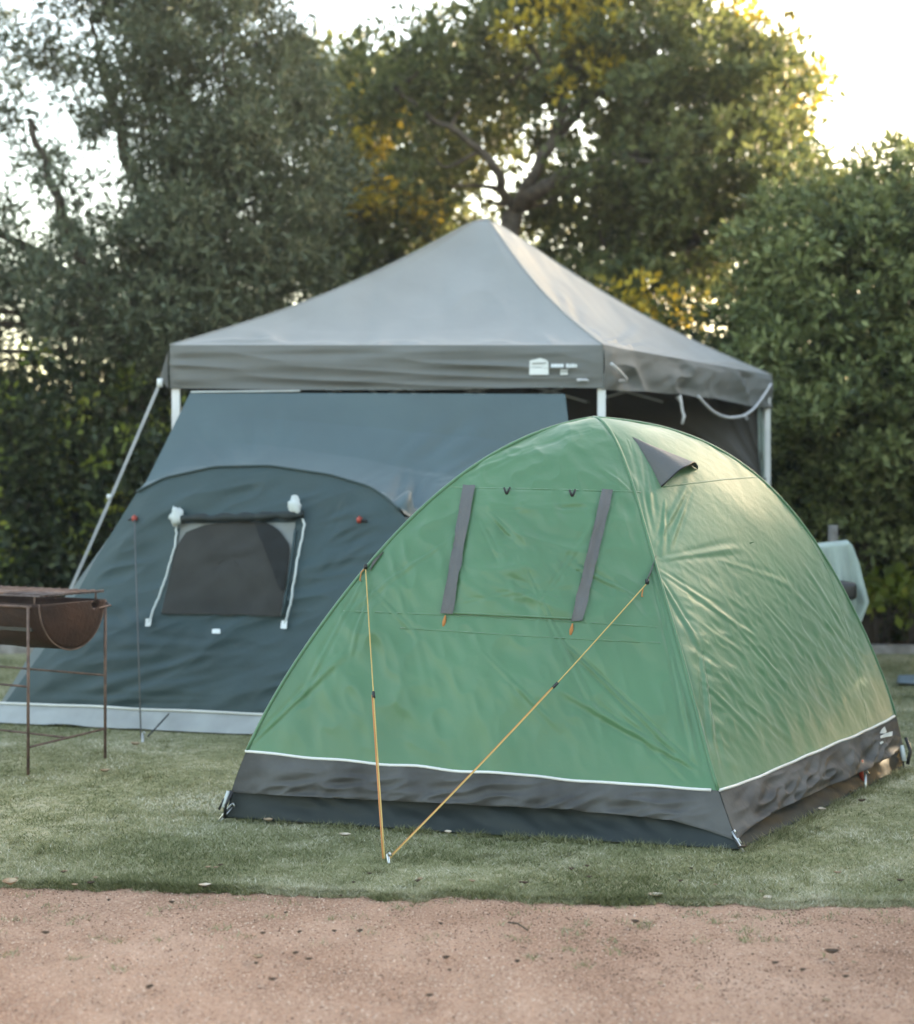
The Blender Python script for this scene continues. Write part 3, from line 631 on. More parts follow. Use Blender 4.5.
# ================================================================== GAZEBO
GZ = 10.2; zr = CH+155/F*GZ; zv = CH+112/F*GZ-.005
FL = np.array([(170-CX)/F*GZ, GZ]); FRc = np.array([(603-CX)/F*GZ, GZ]); BRc = np.array([2.80,12.65]); BLc = FL+BRc-FRc; PK = np.array([.225, 11.4, 3.74])
gz = thing('gazebo', 'grey pop-up gazebo with peaked roof and white legs standing over the blue tent', 'gazebo', (.37, 11.4, 0))
cs = [FL, FRc, BRc, BLc]
def roof_face(c1, c2, nu, nv, seed):
    u = np.linspace(0,1,nu)[None]; v = np.linspace(0,1,nv)[:,None]
    c1 = np.array([*c1, zr]); c2 = np.array([*c2, zr]); b = c1*(1-u)[...,None]+c2*u[...,None]; Q = b*(1-v)[...,None]+PK*v[...,None]
    sag = -.10*np.sin(np.pi*v)-.11*4*u*(1-u)*np.sin(np.pi*v**.8); Q[...,2] += sag
    Q[...,2] = np.minimum(Q[...,2], PK[2]-.0); rnd = np.exp(-((1-v)/.035)**2)*.035; Q[...,2] -= rnd
    N = gnormals(Q); N *= np.sign(N[...,2].mean()); q = Q.reshape(-1,3); e = c2-c1; e /= np.linalg.norm(e); al = q@e
    D = .020*vn(q*2.0, seed)+.008*(1-2*np.abs(vn(np.stack([al*2.2-q[:,2]*1.5, q[:,2]*2.4+al*1.3, al*0],1), seed+3)))+.005*vn(np.stack([al*9*(1+0*al), q[:,2]*2, al*0],1), seed+1)
    # tension folds running from the hips, strongest near the eave
    cr = .020*(1-2*np.abs(vn(np.stack([al*4+q[:,2]*3, q[:,2]*11, al*0],1), seed+2)))*np.exp(-((v-.05)/.10)**2).repeat(nu,1).ravel()
    env = np.minimum(1, 12*u*(1-u))*np.minimum(1, 14*v+.0)*np.minimum(1,6*(1-v))
    env2 = np.minimum(1, 8*u*(1-u)+.1*(v*0))
    return Q+N*(D.reshape(nv,nu)*env+cr.reshape(nv,nu)*env2*np.minimum(1,20*v))[...,None]
for k in range(4):
    big = k < 2; nu, nv = (200,150) if big else (60,50)
    Q = roof_face(cs[k], cs[(k+1)%4], nu, nv, 100+5*k)
    if k == 1:
        rb = bvh_of([Q[::4,::4]]); N = gnormals(Q); N *= np.sign(N[...,2].mean())
        Q = apply_folds(Q, N, folds_px(rb, [((606,340),(560,290),.018,.05),((606,342),(640,330),.015,.04),((700,345),(650,380),.012,.03)]))
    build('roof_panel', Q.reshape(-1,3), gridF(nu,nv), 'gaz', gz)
for k in range(4): # hips
    h = np.array([*cs[k], zr]); t = np.linspace(0,1,30)[:,None]; q = h*(1-t)+PK*t; q[:,2] += -.10*np.sin(np.pi*t[:,0])-.035*np.exp(-((1-t[:,0])/.035)**2)
    MB().tube(q, .007, 6).build('hip_seam', 'gaz', gz)
VAL = []
for k in range(4):
    big = k < 2; nu, nv = (260,50) if big else (60,10); a, b = cs[k], cs[(k+1)%4]
    u = np.linspace(0,1,nu)[None]; v = np.linspace(0,1,nv)[:,None]; Q = np.zeros((nv,nu,3)); e = (b-a); L = np.linalg.norm(e); e = e/L; nr = np.array([e[1],-e[0]])
    if nr@((a+b)/2-np.array([.37,11.4])) < 0: nr = -nr
    Q[...,0] = a[0]+(b-a)[0]*u+0*v; Q[...,1] = a[1]+(b-a)[1]*u+0*v
    zbot = zv+(.010*vn(np.stack([u[0]*L*1.1,u[0]*0,u[0]*0],1),120+k)+.0) + (np.array(.03*np.sin(np.pi*u[0])+.018*vn(np.stack([u[0]*L*4,u[0]*0,u[0]*0],1),130)) if k == 1 else 0)
    Q[...,2] = zr*(1-v)+zbot[None]*v
    al = (u*L+0*v).ravel(); zz = Q[...,2].ravel()
    if k == 1: D = .030*(1-2*np.abs(vn(np.stack([al*3.2+zz*2.5, zz*6, al*0],1),141)))+.012*vn(np.stack([al*8-zz*7, zz*14, al*0],1),142)
    else: D = .013*(1-2*np.abs(vn(np.stack([al*.9, zz*13+al*.5, al*0],1),143)))+.007*vn(np.stack([al*2.2+3, zz*26-al*.8, al*0],1),144)
    off = .012*np.sin(np.pi*np.minimum(1,v*1.2))+D.reshape(nv,nu)*np.minimum(1,6*v)*np.minimum(1,30*u*(1-u)+.15)
    Q[...,0] += nr[0]*off; Q[...,1] += nr[1]*off; VAL.append(Q)
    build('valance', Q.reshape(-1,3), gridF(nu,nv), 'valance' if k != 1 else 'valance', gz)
vb = bvh_of([VAL[0][::2,::2], VAL[1][::2,::2]])
emblem([[(529,375),(529.5,361),(533,360),(540,358.3),(546,360.2),(548,362),(548.5,375)]], 'logo_print', 'white', gz, vb, .020)
emblem([[(532,364.2),(546,363.8),(546,362.8),(532,363.2)]], 'logo_print', 'valance', gz, vb, .024)
emblem([[(551+k*3.2,367.6),(553.6+k*3.2,367.6),(553.6+k*3.2,364.2),(551+k*3.2,364.2)] for k in range(4)]+[[(566+k*2.8,367.8),(568.3+k*2.8,367.8),(568.3+k*2.8,364+.5*(k%2)),(566+k*2.8,364+.5*(k%2))] for k in range(4)], 'logo_print', 'white', gz, vb, .020)
emblem([[(560,375),(567.5,375),(567.5,372.6),(560,372.6)],[(560,371.9),(567.5,371.9),(567.5,369.6),(560,369.6)]], 'logo_print', 'white', gz, vb, .020)
# legs
for k, (c, s) in enumerate(zip(cs, ((1,1),(-.2,1),(-1,-1),(1,-1)))):
    p = np.array([c[0]+.035*s[0], c[1]+.05*s[1]]); lw = .056 if k < 2 else .05
    if k == 2: p = np.array([(767-CX)/F*12.6, 12.6])
    mb = MB(); mb.box((p[0],p[1],1.9), lw, lw, .62+.3); l1 = mb.build('leg', 'whitemetal', gz, smooth=False)
    MB().box((p[0],p[1],.73), lw*.72, lw*.72, 1.44).build('leg_extension', 'whitemetal', l1, smooth=False)
    MB().box((p[0],p[1],1.43), lw*1.25, lw*1.25, .06).build('slider', 'black', l1, smooth=False)
    MB().box((p[0],p[1],.006), .11, .11, .010).build('foot', 'whitemetal', l1, smooth=False)
# scissor truss under the eave
tr = MB()
for k in range(4):
    a, b = cs[k], cs[(k+1)%4]; 
    for i in range(4):
        f0, f1 = i/4*.86+.07, (i+1)/4*.86+.07; p0 = a+(b-a)*f0; p1 = a+(b-a)*f1; inw = (np.array([.37,11.4])-(a+b)/2)*.10
        p0 = p0+inw; p1 = p1+inw
        tr.tube([(*p0, zr-.06), (*p1, zr-.25)], .011, 6); tr.tube([(*(p0+inw*.2), zr-.25), (*(p1+inw*.2), zr-.06)], .011, 6)
tr.build('truss', 'whitemetal', gz, smooth=False)
MB().tube([(.3,11.4,zr-.1),(PK[0],PK[1],PK[2]-.06)], .02, 8).build('centre_pole', 'whitemetal', gz)
# dark wall cloth at the back, drawn up to the rear right leg
a = np.array([BLc[0]+.1, 12.55]); b = np.array([(757-CX)/F*12.5, 12.5]); nu, nv = 200, 90; u = np.linspace(0,1,nu)[None]; v = np.linspace(0,1,nv)[:,None]
Q = np.zeros((nv,nu,3)); right = b[0]+.10*np.sin(v*math.pi*.5)*0
Q[...,0] = a[0]+(b[0]-a[0])*u+.12*u**6*np.clip(v*2.2,0,1)**2-.0*v; Q[...,1] = a[1]+(b[1]-a[1])*u
zt, zbm = zr-.02, .03; Q[...,2] = zt*(1-v)+zbm*v
q = Q.reshape(-1,3); pk = np.array([b[0]+.1, 12.5, 1.5]); ang = np.arctan2(q[:,2]-pk[2], q[:,0]-pk[0]-.05); rad = np.hypot(q[:,2]-pk[2], q[:,0]-pk[0])
D = .05*(1-2*np.abs(vn(np.stack([ang*7, rad*.4, ang*0],1),151)))*np.exp(-rad/1.6)+.02*vn(np.stack([q[:,0]*5, q[:,2]*.6, q[:,0]*0],1),152)
Q[...,1] -= D.reshape(nv,nu)
build('wall_cloth', Q.reshape(-1,3), gridF(nu,nv), 'curtain', gz)
# left wall cloth
nu, nv = 60, 20; u = np.linspace(0,1,nu)[None]; v = np.linspace(0,1,nv)[:,None]; a = FL+np.array([.16,.2]); b = BLc+np.array([.05,-.1]); Q = np.zeros((nv,nu,3))
Q[...,0] = a[0]+(b-a)[0]*u+.03*np.sin(u*40)+0*v; Q[...,1] = a[1]+(b-a)[1]*u+.02*np.cos(u*33)+0*v; Q[...,2] = (zr-.02)*(1-v)+.05*v
build('wall_cloth', Q.reshape(-1,3), gridF(nu,nv), 'curtain', gz)
MB().tube(PL([(194,392,10.28),(196,405,10.28),(194,425,10.28),(189,450,10.28)]), [.02,.03,.028,.015], 8).build('gathered_cloth', 'palefab', gz)
# pale gathered strip beside the rear right leg
nu, nv = 16, 40; Q = np.zeros((nv,nu,3))
for j in range(nv):
    f = j/(nv-1); py = 404+f*88; x0 = np.interp(f,[0,.1,.5,.85,1],[757.5,757.5,758.5,761,762]); x1 = np.interp(f,[0,.1,.3,1],[759,762,765,765])
    for i in range(nu):
        g = i/(nu-1); Q[j,i] = P(x0+(x1-x0)*g, py, 12.47-.03*math.sin(g*9+f*3))
build('gathered_cloth', Q.reshape(-1,3), gridF(nu,nv), 'towel', gz)
# cords on the right valance
def cord(pix, off, r, nm='cord', m='cord', n=26): 
    c = [hit(vb, a, b, off)[0] for a, b in pix]; return MB().tube(smooth_curve(c, n, 3), r, 6).build(nm, m, gz)
cord([(606,364),(612,370),(622,380),(637,391)], .05, .011)
e0 = hit(vb, 698, 396, .03)[0]; e1 = hit(vb, 771, 384, .03)[0]; t = np.linspace(0,1,30)
dm = (e0[1]+e1[1])/2; lp = PL([(x, y, e0[1]+(e1[1]-e0[1])*(x-698)/73) for x, y in [(698,396),(704,403),(712,411),(722,416.5),(732,418),(744,416),(754,409),(763,397),(771,384)]])
MB().tube(smooth_curve(lp, 34, 3), .012, 6).build('cord_loop', 'cord', gz)
k = P(745,416,dm+.3); MB().tube([k,k+[.02,0,-.03]], .012, 6).build('cord_tail', 'cord', gz)
h0 = hit(vb, 680, 392, .02)[0]; d = h0[1]; q = PL([(678,396,d),(681,402,d),(682,410,d),(684,416,d),(682,424,d)]); MB().tube(q, [.028,.012,.011,.013,.011], 6).build('hanging_strap', 'cord', gz)
# left guy strap
V = [P(168,350,GZ), P(160,377,GZ-.05), P(168,389,GZ)]; build('corner_tab', V, [(0,1,2)], 'valance', gz, smooth=False)
s0, s1 = P(162,378,GZ-.05), P(20,706,10.02); s1 = np.array([(20-CX)/F*10.3, 10.3, .0]); nm = 2
def ribbon(a, b, w, nm_, m, par):
    side = np.cross(b-a, [0,1,0]); side /= np.linalg.norm(side); th = np.array([0,.003,0]); V = []
    for t in np.linspace(0,1,12):
        p = a+(b-a)*t; p = p+np.array([0,0,-.03*math.sin(math.pi*t)]); V += [p-side*w/2-th, p+side*w/2-th, p+side*w/2+th, p-side*w/2+th]
    Fc = [(4*i+j, 4*i+(j+1)%4, 4*i+4+(j+1)%4, 4*i+4+j) for i in range(11) for j in range(4)]; return build(nm_, V, Fc, m, par, smooth=False)
gs_ = ribbon(s0, s1, .023, 'guy_strap', 'strap', gz)
p = s0+(s1-s0)*.365; MB().box(p, .035,.03,.035).build('strap_buckle', 'white', gs_); MB().box(s0+(s1-s0)*.015, .035,.03,.06).build('strap_hook', 'white', gs_)
# ================================================================== BARBECUE
Np = np.array([-2.262,7.5]); Fp = np.array([-1.977,7.99]); dd = Fp-Np; DL = np.linalg.norm(dd); dd /= DL; axd = np.array([-dd[1], dd[0]]); LEN = 1.15
bq = thing('barbecue', 'rusty half-drum barbecue on a thin welded frame at the left edge', 'barbecue', (*(Np+axd*.5), 0))
def X3(a, b, z): p = Np+dd*a+axd*b; return np.array([p[0], p[1], z])   # a across the drum, b along it
lg = []
for a, b in ((0,0),(DL,0),(0,LEN),(DL,LEN)):
    top = .885; MB().tube([X3(a,b,0), X3(a,b,top)], .0085, 8).build('leg', 'rustbar', bq)
fr = MB(); 
for z in (.465,): 
    for a in (0, DL): fr.tube([X3(a,0,z),X3(a,LEN,z)], .006, 6)
for b in (0, LEN): fr.tube([X3(0,b,.885),X3(DL,b,.885)], .007, 6); fr.tube([X3(0,b,.145),X3(DL,b,.165)], .006, 6)
for a in (0, DL): fr.tube([X3(a,0,.885),X3(a,LEN,.885)], .0075, 6)
fr.tube([X3(DL*.5,0,.155),X3(DL*.5,LEN,.155)], .006, 6)
fr.build('frame', 'rustbar', bq)
Rd = .235; zc = .900; ac = DL*.455; b0, b1 = -.06, LEN+.06
nu, nv = 40, 10; Vd = []; 
for j in range(nv):
    b = b0+(b1-b0)*j/(nv-1)
    for i in range(nu):
        t = math.pi*i/(nu-1); rr = Rd+(.004 if j in (2,7) else 0)+.002*math.sin(i*1.7+j*2); Vd.append(X3(ac-rr*math.cos(t), b, zc-1.08*rr*math.sin(t)))
dr = build('drum', Vd, gridF(nu,nv), 'rust', bq)
mod = dr.modifiers.new('thick','SOLIDIFY'); mod.thickness = .004
for b in (b0, b1): # end caps with a notch in the far upper part
    top = [(-Rd,0)]; nc = ac+.0; 
    na = .14; nr_ = .048; pts = [(-Rd*math.cos(t), -1.08*Rd*math.sin(t)) for t in np.linspace(0, math.pi, 40)]
    notch = [(na+nr_*math.cos(t), -nr_*.9*math.sin(t)-.0) for t in np.linspace(0, math.pi, 14)]
    poly = pts+notch; V = [X3(ac+x, b, zc+z) for x, z in poly]+[X3(ac+x, b+.004, zc+z) for x, z in poly]; n = len(poly)
    sg = -1 if b == b0 else 1; nr2, na2 = 16, 48; V = []; Fs = []
    for r_i in range(nr2+1):
        for a_i in range(na2+1):
            rr_ = r_i/nr2; t_ = math.pi*a_i/na2; V.append(X3(ac-Rd*rr_*math.cos(t_), b+sg*.045*(1-rr_**2), zc-1.08*Rd*rr_*math.sin(t_)))
    for r_i in range(nr2):
        for a_i in range(na2):
            rr_ = (r_i+.5)/nr2; t_ = math.pi*(a_i+.5)/na2; hx, hz_ = -Rd*rr_*math.cos(t_)-.14, -Rd*rr_*math.sin(t_)
            if math.hypot(hx, hz_) < .042 and sg < 0: continue
            k_ = r_i*(na2+1)+a_i; Fs.append((k_, k_+1, k_+na2+2, k_+na2+1))
    ec = build('end_cap', V, Fs, 'rust', bq); md = ec.modifiers.new('t','SOLIDIFY'); md.thickness = .004
    MB().tube([X3(ac-(Rd+.004)*math.cos(t), b, zc-1.08*(Rd+.004)*math.sin(t)) for t in np.linspace(0,math.pi,40)], .005, 6).build('drum_rim', 'rustbar', bq)
MB().tube([X3(ac+.06,b0-.01,.862),X3(ac+.12,b0-.02,.85),X3(DL-.03,b0-.01,.862),X3(DL+.005,0,.875)], .006, 6).build('hook', 'grill', bq)
gr = MB(); zg = .940
for i in range(15): a = ac-Rd-.0+i*(2*Rd)/14; gr.tube([X3(a,b0,zg),X3(a,b1,zg)], .0045, 5)
for i in range(20): b = b0+(b1-b0)*i/19; gr.tube([X3(ac-Rd,b,zg+.008),X3(ac+Rd,b,zg+.008)], .0045, 5)
gr.build('grill_rack', 'grill', bq)
MB().box(X3(ac-.15,.42,zg+.006), .2,.35,.014, (np.array([*dd,0]), np.array([*axd,0]), np.array([0,0,1.]))).build('hotplate', 'rustbar', bq, smooth=False)
for a in (-Rd+.01, Rd-.01):
    for b in (b0+.05, .3, .8, b1-.05): MB().tube([X3(ac+a,b,zc-.01),X3(ac+a,b,zg)], .006, 6).build('spacer', 'rustbar', bq)
# charcoal inside the drum
ch = MB().box(X3(ac,LEN/2,zc-.14), .42, 1.1, .02, (np.array([*dd,0]), np.array([*axd,0]), np.array([0,0,1.]))).build('charcoal_tray', 'black', bq, smooth=False)
# ================================================================== CAMP CHAIR, CLOTH, POST, TARPS
cc = np.array([2.39, 10.0]); chv = thing('camping_chair', 'black folding camping chair half hidden behind the green tent', 'chair', (*cc, 0))
def c3(x, y, z): return np.array([cc[0]+x, cc[1]+y, z])
for sx in (-.27,.27):
    MB().tube([c3(sx,-.25,0),c3(sx*.9,.22,.5)], .011, 8).build('leg', 'black', chv); MB().tube([c3(sx,.25,0),c3(sx*.9,-.22,.48),c3(sx,-.24,.78)], .011, 8).build('leg', 'black', chv)
    MB().tube([c3(sx,.2,.42),c3(sx*.98,.30,1.10)], .012, 8).build('back_post', 'black', chv)
    q = MB(); q.box(c3(sx*.95,-.14,.83), .15,.42,.12); o = q.build('armrest', 'black', chv); bv = o.modifiers.new('b','BEVEL'); bv.width = .03; bv.segments = 3
nu, nv = 14, 14; Q = np.array([[c3(-.25+.5*i/13, .2+.1*j/13-.04*math.sin(math.pi*i/13), .45+.6*j/13) for i in range(nu)] for j in range(nv)]); build('backrest', Q.reshape(-1,3), gridF(nu,nv), 'black', chv)
Q = np.array([[c3(-.25+.5*i/13, -.22+.42*j/13, .46-.05*math.sin(math.pi*i/13)*math.sin(math.pi*j/13)) for i in range(nu)] for j in range(nv)]); build('seat', Q.reshape(-1,3), gridF(nu,nv), 'black', chv)
# cloth over the chair: front drape hangs to the armrest, side falls lower on the right
px_r = lambda f: np.interp(f,[0,.03,.25,.5,.75,1],[851,853,859,863,868,861])
nu, nv = 60, 60; Q = np.zeros((nv,nu,3))
for j in range(nv):
    f = j/(nv-1); xr = (px_r(f)-CX)/F*9.93; zt = 1.45-43/F*9.93; z = zt-(.005+.56*f)
    for i in range(nu):
        g = i/(nu-1); xl = 2.28; x = xl+(xr-xl)*g; zz = z-.05*(1-g)*(1-f*.5) + .02*math.sin(g*7)*f
        Q[j,i] = (x, 9.93+.035*math.sin(g*22+f*3)*(.25+f)+.02*math.sin(g*51)*f+ .10*(g>.995)*0, zz)
Q2 = Q[:40].copy(); Q2[...,1] += .20+.05*0; Q2 = Q2[::-1]
brg = []
Qf = np.concatenate([Q2[:-1], (Q2[-1:]*.5+Q[:1]*.5)+[0,0,.02], Q[:]], 0)
u_cut = Qf
tw_ = build('cloth', u_cut.reshape(-1,3), gridF(nu, Qf.shape[0]), 'towel'); m_ = tw_.modifiers.new('t','SOLIDIFY'); m_.thickness = .004
tag(tw_, 'pale mint cloth draped over the camping chair beside the green tent', 'cloth')
p = P(833,525,11.6); mb = MB(); mb.tube([(p[0],11.6,-.06),(p[0],11.6,p[2]-.006),(p[0],11.6,p[2])], [.042,.041,.034], 14)
tag(mb.build('wooden_post', 'wood'), 'short grey round timber post standing behind the mint cloth', 'post')
def tarp(c, lx, ly, label, seed):
    nu, nv = 50, 40; u, v = np.meshgrid(np.linspace(-.5,.5,nu), np.linspace(-.5,.5,nv)); q = np.stack([c[0]+u*lx+v*.15, c[1]+v*ly+u*.1, u*0+.012],2)
    q[...,2] += .012+.012*fbm((q.reshape(-1,3)*np.array([3,3,1])),2,seed).reshape(nv,nu); o = build('tarp', q.reshape(-1,3), gridF(nu,nv), 'tarp'); m = o.modifiers.new('t','SOLIDIFY'); m.thickness = .003
    tag(o, label, 'tarp', 'grey-blue tarps on the lawn')
tarp((4.35,11.35), 1.7, .45, 'grey-blue tarp strip lying on the far lawn, the one further back at right', 161)
tarp((3.35,8.75), .9, 1.1, 'grey-blue tarp lying on the lawn just behind the green tent\'s right corner', 162)
# ================================================================== TREES
def leaves(cen, rad, nper, Ls, Ws, flat=1.0, seed=0, up=.35):
    r = np.random.default_rng(seed); n = len(cen); idx = np.repeat(np.arange(n), nper); N_ = len(idx)
    d = r.normal(size=(N_,3)); d /= np.linalg.norm(d,axis=1,keepdims=True); rr = r.random(N_)**.45
    pos = cen[idx]+d*(rad[idx]*rr)[:,None]*np.array([1,1,flat])
    dr_ = d*.8+r.normal(size=(N_,3))*.55+np.array([0,0,up]); dr_ /= np.linalg.norm(dr_,axis=1,keepdims=True)
    sd = np.cross(dr_, r.normal(size=(N_,3))); sd /= np.linalg.norm(sd,axis=1,keepdims=True)
    L = Ls*(.65+.7*r.random(N_)); W = Ws*(.7+.6*r.random(N_)); nn = np.cross(dr_, sd)
    V = np.zeros((N_,4,3)); V[:,0] = pos; V[:,1] = pos+dr_*(L*.55)[:,None]+sd*(W/2)[:,None]+nn*(L*.06)[:,None]; V[:,2] = pos+dr_*L[:,None]; V[:,3] = pos+dr_*(L*.5)[:,None]-sd*(W/2)[:,None]+nn*(L*.06)[:,None]
    ct = r.normal(0,.22,n); tv = np.clip(.45+ct[idx]+r.normal(0,.2,N_), 0, 1)
    return V.reshape(-1,3), np.arange(4*N_).reshape(N_,4), np.repeat(tv,4)
def sub(cen, rad, m, rs, seed, shell=.82):
    r = np.random.default_rng(seed); idx = np.repeat(np.arange(len(cen)), m); d = r.normal(size=(len(idx),3))+[0,-.15,.25]; d /= np.linalg.norm(d,axis=1,keepdims=True)
    rr = shell+(1-shell)*r.normal(0,.8,len(idx)); c = cen[idx]+d*(rad[idx]*rr)[:,None]*np.array([1,1,.8]); return c, rs*(.7+.6*r.random(len(idx)))
def spread(c, dmin):
    keep = []
    for p in c:
        if not keep or np.min(np.linalg.norm(np.array(keep)-p, axis=1)) > dmin: keep.append(p)
    return np.array(keep)
def ell(px, py, rx, ry, d, dep, n, seed): # clump centres filling an ellipsoid of foliage
    r = np.random.default_rng(seed); c = P(px, py, d); s = d/F
    q = r.normal(size=(n,3)); q /= np.linalg.norm(q,axis=1,keepdims=True); q *= (r.random(n)**.4)[:,None]
    return c+q*np.array([rx*s, dep, ry*s])
def tree(name, label, cat, base, trunk, limbs, cen, rad, nper, Ls, Ws, lm, bm='bark', seed=0, group=None, nbr=26, flat=1.0, extra=None, subp=None):
    t = thing(name, label, cat, base, group); mb = MB()
    for pts, r0, r1 in [trunk]+limbs:
        q = smooth_curve(pts, 16, 1); q[1:-1] += np.random.default_rng(seed+len(mb.V)).normal(0, r0*.22, (14,3)); mb.tube(q, list(np.linspace(r0, r1, 16)), 9)
    allp = np.concatenate([resample(p, 12) for p, _, _ in [trunk]+limbs]); r = np.random.default_rng(seed+1)
    for k in r.choice(len(cen), min(nbr, len(cen)), replace=False):
        c = cen[k]; dlt = np.linalg.norm(allp-c,axis=1)+np.maximum(0, allp[:,2]-c[2])*2; s = allp[np.argmin(dlt)]; m = (s+c)/2+r.normal(0,.12,3)+[0,0,-.08]
        mb.tube(smooth_curve([s,m,c], 8, 1), list(np.linspace(.035,.010,8)), 6)
    if subp: cen, rad = sub(cen, rad, subp[0], subp[1], seed+5)
    mb.build('trunk', bm, t); V, Fc, tv = leaves(cen, rad, nper, Ls, Ws, flat, seed+2); build('crown', V, Fc, lm, t, smooth=False, tint=tv)
    if extra:
        V, Fc, tv = leaves(*extra[0], seed=seed+9); build('crown', V, Fc, extra[1], t, smooth=False, tint=tv, label='yellow leaves inside the crown, sunlight painted into the gold ones')
    return t
cat = np.concatenate
R_ = np.random.default_rng(5)
# T1: dark feathery tree on the left
D1 = 15.2
c1 = cat([ell(205,80,125,110,D1,1.4,190,1), ell(235,215,115,105,D1,1.5,190,2), ell(150,300,170,85,D1,1.5,210,3), ell(30,200,80,90,D1,1.0,16,4), ell(40,60,90,110,D1,1.0,26,5), ell(120,10,90,60,D1,1.0,40,6), ell(-80,200,90,170,D1,1.2,60,7), ell(200,-60,120,70,D1,1.2,60,8),ell(250,330,80,60,D1+.6,1.0,60,9),ell(-60,330,90,80,D1,1.0,50,10)])
c1 = spread(c1, .26)
tree('feathery_tree', 'tall dark grey-green tree with fine feathery leaves filling the upper left', 'tree', (P(130,500,D1)[0],D1,0),
 ([(P(130,600,D1)[0],D1,-.1),P(140,400,D1),P(160,250,D1),P(185,90,D1)], .24, .06),
 [([P(140,400,D1),P(90,280,D1-.3),P(30,120,D1-.4)],.12,.03),([P(150,330,D1),P(220,240,D1+.2),P(260,120,D1)],.12,.03),([P(160,250,D1),P(120,130,D1),P(90,20,D1)],.10,.02),([P(100,300,D1),P(0,230,D1),P(-90,180,D1)],.08,.02)],
 c1, R_.uniform(.24,.46,len(c1)), 14, .12, .026, M['l_olive'], seed=11, nbr=40, subp=(15,.11))
# T2: big spreading tree in the middle
D2 = 18.0
c2 = cat([ell(690,170,130,130,D2,1.9,170,21), ell(650,80,95,70,D2,1.6,70,22), ell(600,200,70,70,D2,1.5,44,23), ell(650,280,100,50,D2,1.4,44,24), ell(590,-25,130,50,D2,1.5,44,25),
 ell(415,92,60,42,D2,1.1,40,26), ell(500,30,50,40,D2,1.0,15,27), ell(545,100,50,55,D2,1.0,22,28), ell(450,165,45,45,D2,1.0,8,29), ell(650,-50,80,50,D2,1.3,40,31), ell(780,180,55,40,D2,1.0,40,30),ell(560,190,45,45,D2,1.0,20,32), ell(540,205,50,30,D2+1.3,.4,9,40), ell(470,150,60,60,D2+1.6,.7,22,38), ell(495,62,60,40,D2+.8,1.0,22,39),ell(725,90,40,50,D2,1.0,30,33)])
c2 = spread(c2, .40); pxx = CX+c2[:,0]/c2[:,1]*F; pyy = HY-(c2[:,2]-CH)/c2[:,1]*F
c2 = c2[~((np.abs(pxx-525) < 44) & (np.abs(pyy-172) < 44) & (c2[:,1] < D2+.2))]
trk = [(P(507,600,D2)[0],D2,-.1),P(505,400,D2),P(507,300,D2),P(513,213,D2)]
tree('spreading_tree', 'big spreading broadleaf tree rising behind the gazebo peak with forked limbs showing', 'tree', (P(507,500,D2)[0],D2,0),
 (trk, .26, .13),
 [([P(513,214,D2),P(497,170,D2-.6),P(468,138,D2-.7),P(430,118,D2-.8),P(395,88,D2-.8)],.07,.02),([P(513,214,D2),P(535,178,D2-.5),P(548,150,D2-.7),P(562,118,D2-.5),P(566,60,D2-.3),P(585,-20,D2)],.085,.03),
  ([P(520,205,D2),P(555,180,D2-1.0),P(610,160,D2-1.0),P(690,130,D2-.6)],.11,.03),([P(548,150,D2-.7),P(590,100,D2+.2),P(650,50,D2+.3)],.07,.02),([P(505,330,D2),P(570,290,D2-.3),P(650,270,D2-.5),P(720,230,D2-.5)],.12,.03),
  ([P(563,100,D2-.5),P(540,60,D2-.4),P(510,20,D2-1)],.05,.015)],
 c2, R_.uniform(.28,.58,len(c2)), 10, .125, .065, M['l_big'], 'barkpale', seed=21, nbr=50, subp=(26,.11),
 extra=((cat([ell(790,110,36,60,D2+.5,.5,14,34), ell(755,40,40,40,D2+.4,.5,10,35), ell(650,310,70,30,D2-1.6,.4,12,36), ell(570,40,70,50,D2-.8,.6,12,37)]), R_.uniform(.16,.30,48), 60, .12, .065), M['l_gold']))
# T6: tree between, sunlight painted into its yellow leaves
D6 = 20.5
c6 = cat([ell(370,150,70,75,D6,1.4,64,41), ell(330,240,70,70,D6,1.4,70,42), ell(430,255,60,40,D6,1.2,46,43), ell(330,90,40,40,D6,1.0,24,44), ell(400,300,90,50,D6,1.2,60,45), ell(540,300,70,50,D6,1.2,36,46),ell(390,85,50,30,D6,1,14,47)])
tree('background_tree', 'tree with leaves painted sunlit yellow seen between the dark left tree and the big forked tree', 'tree', (P(370,500,D6)[0],D6,0),
 ([(P(372,600,D6)[0],D6,-.1),P(372,350,D6),P(365,180,D6)], .2, .06), [([P(372,330,D6),P(420,270,D6),P(450,230,D6)],.08,.02),([P(370,300,D6),P(330,220,D6),P(320,130,D6)],.08,.02)],
 c6, R_.uniform(.3,.5,len(c6)), 9, .13, .07, M['l_big'], seed=41, nbr=24, subp=(10,.14),
 extra=((cat([ell(360,140,55,60,D6-.9,.5,20,48), ell(385,205,55,35,D6-.9,.5,14,49), ell(430,200,30,30,D6-.9,.5,6,50)]), R_.uniform(.16,.3,40), 45, .12, .065), M['l_gold']))
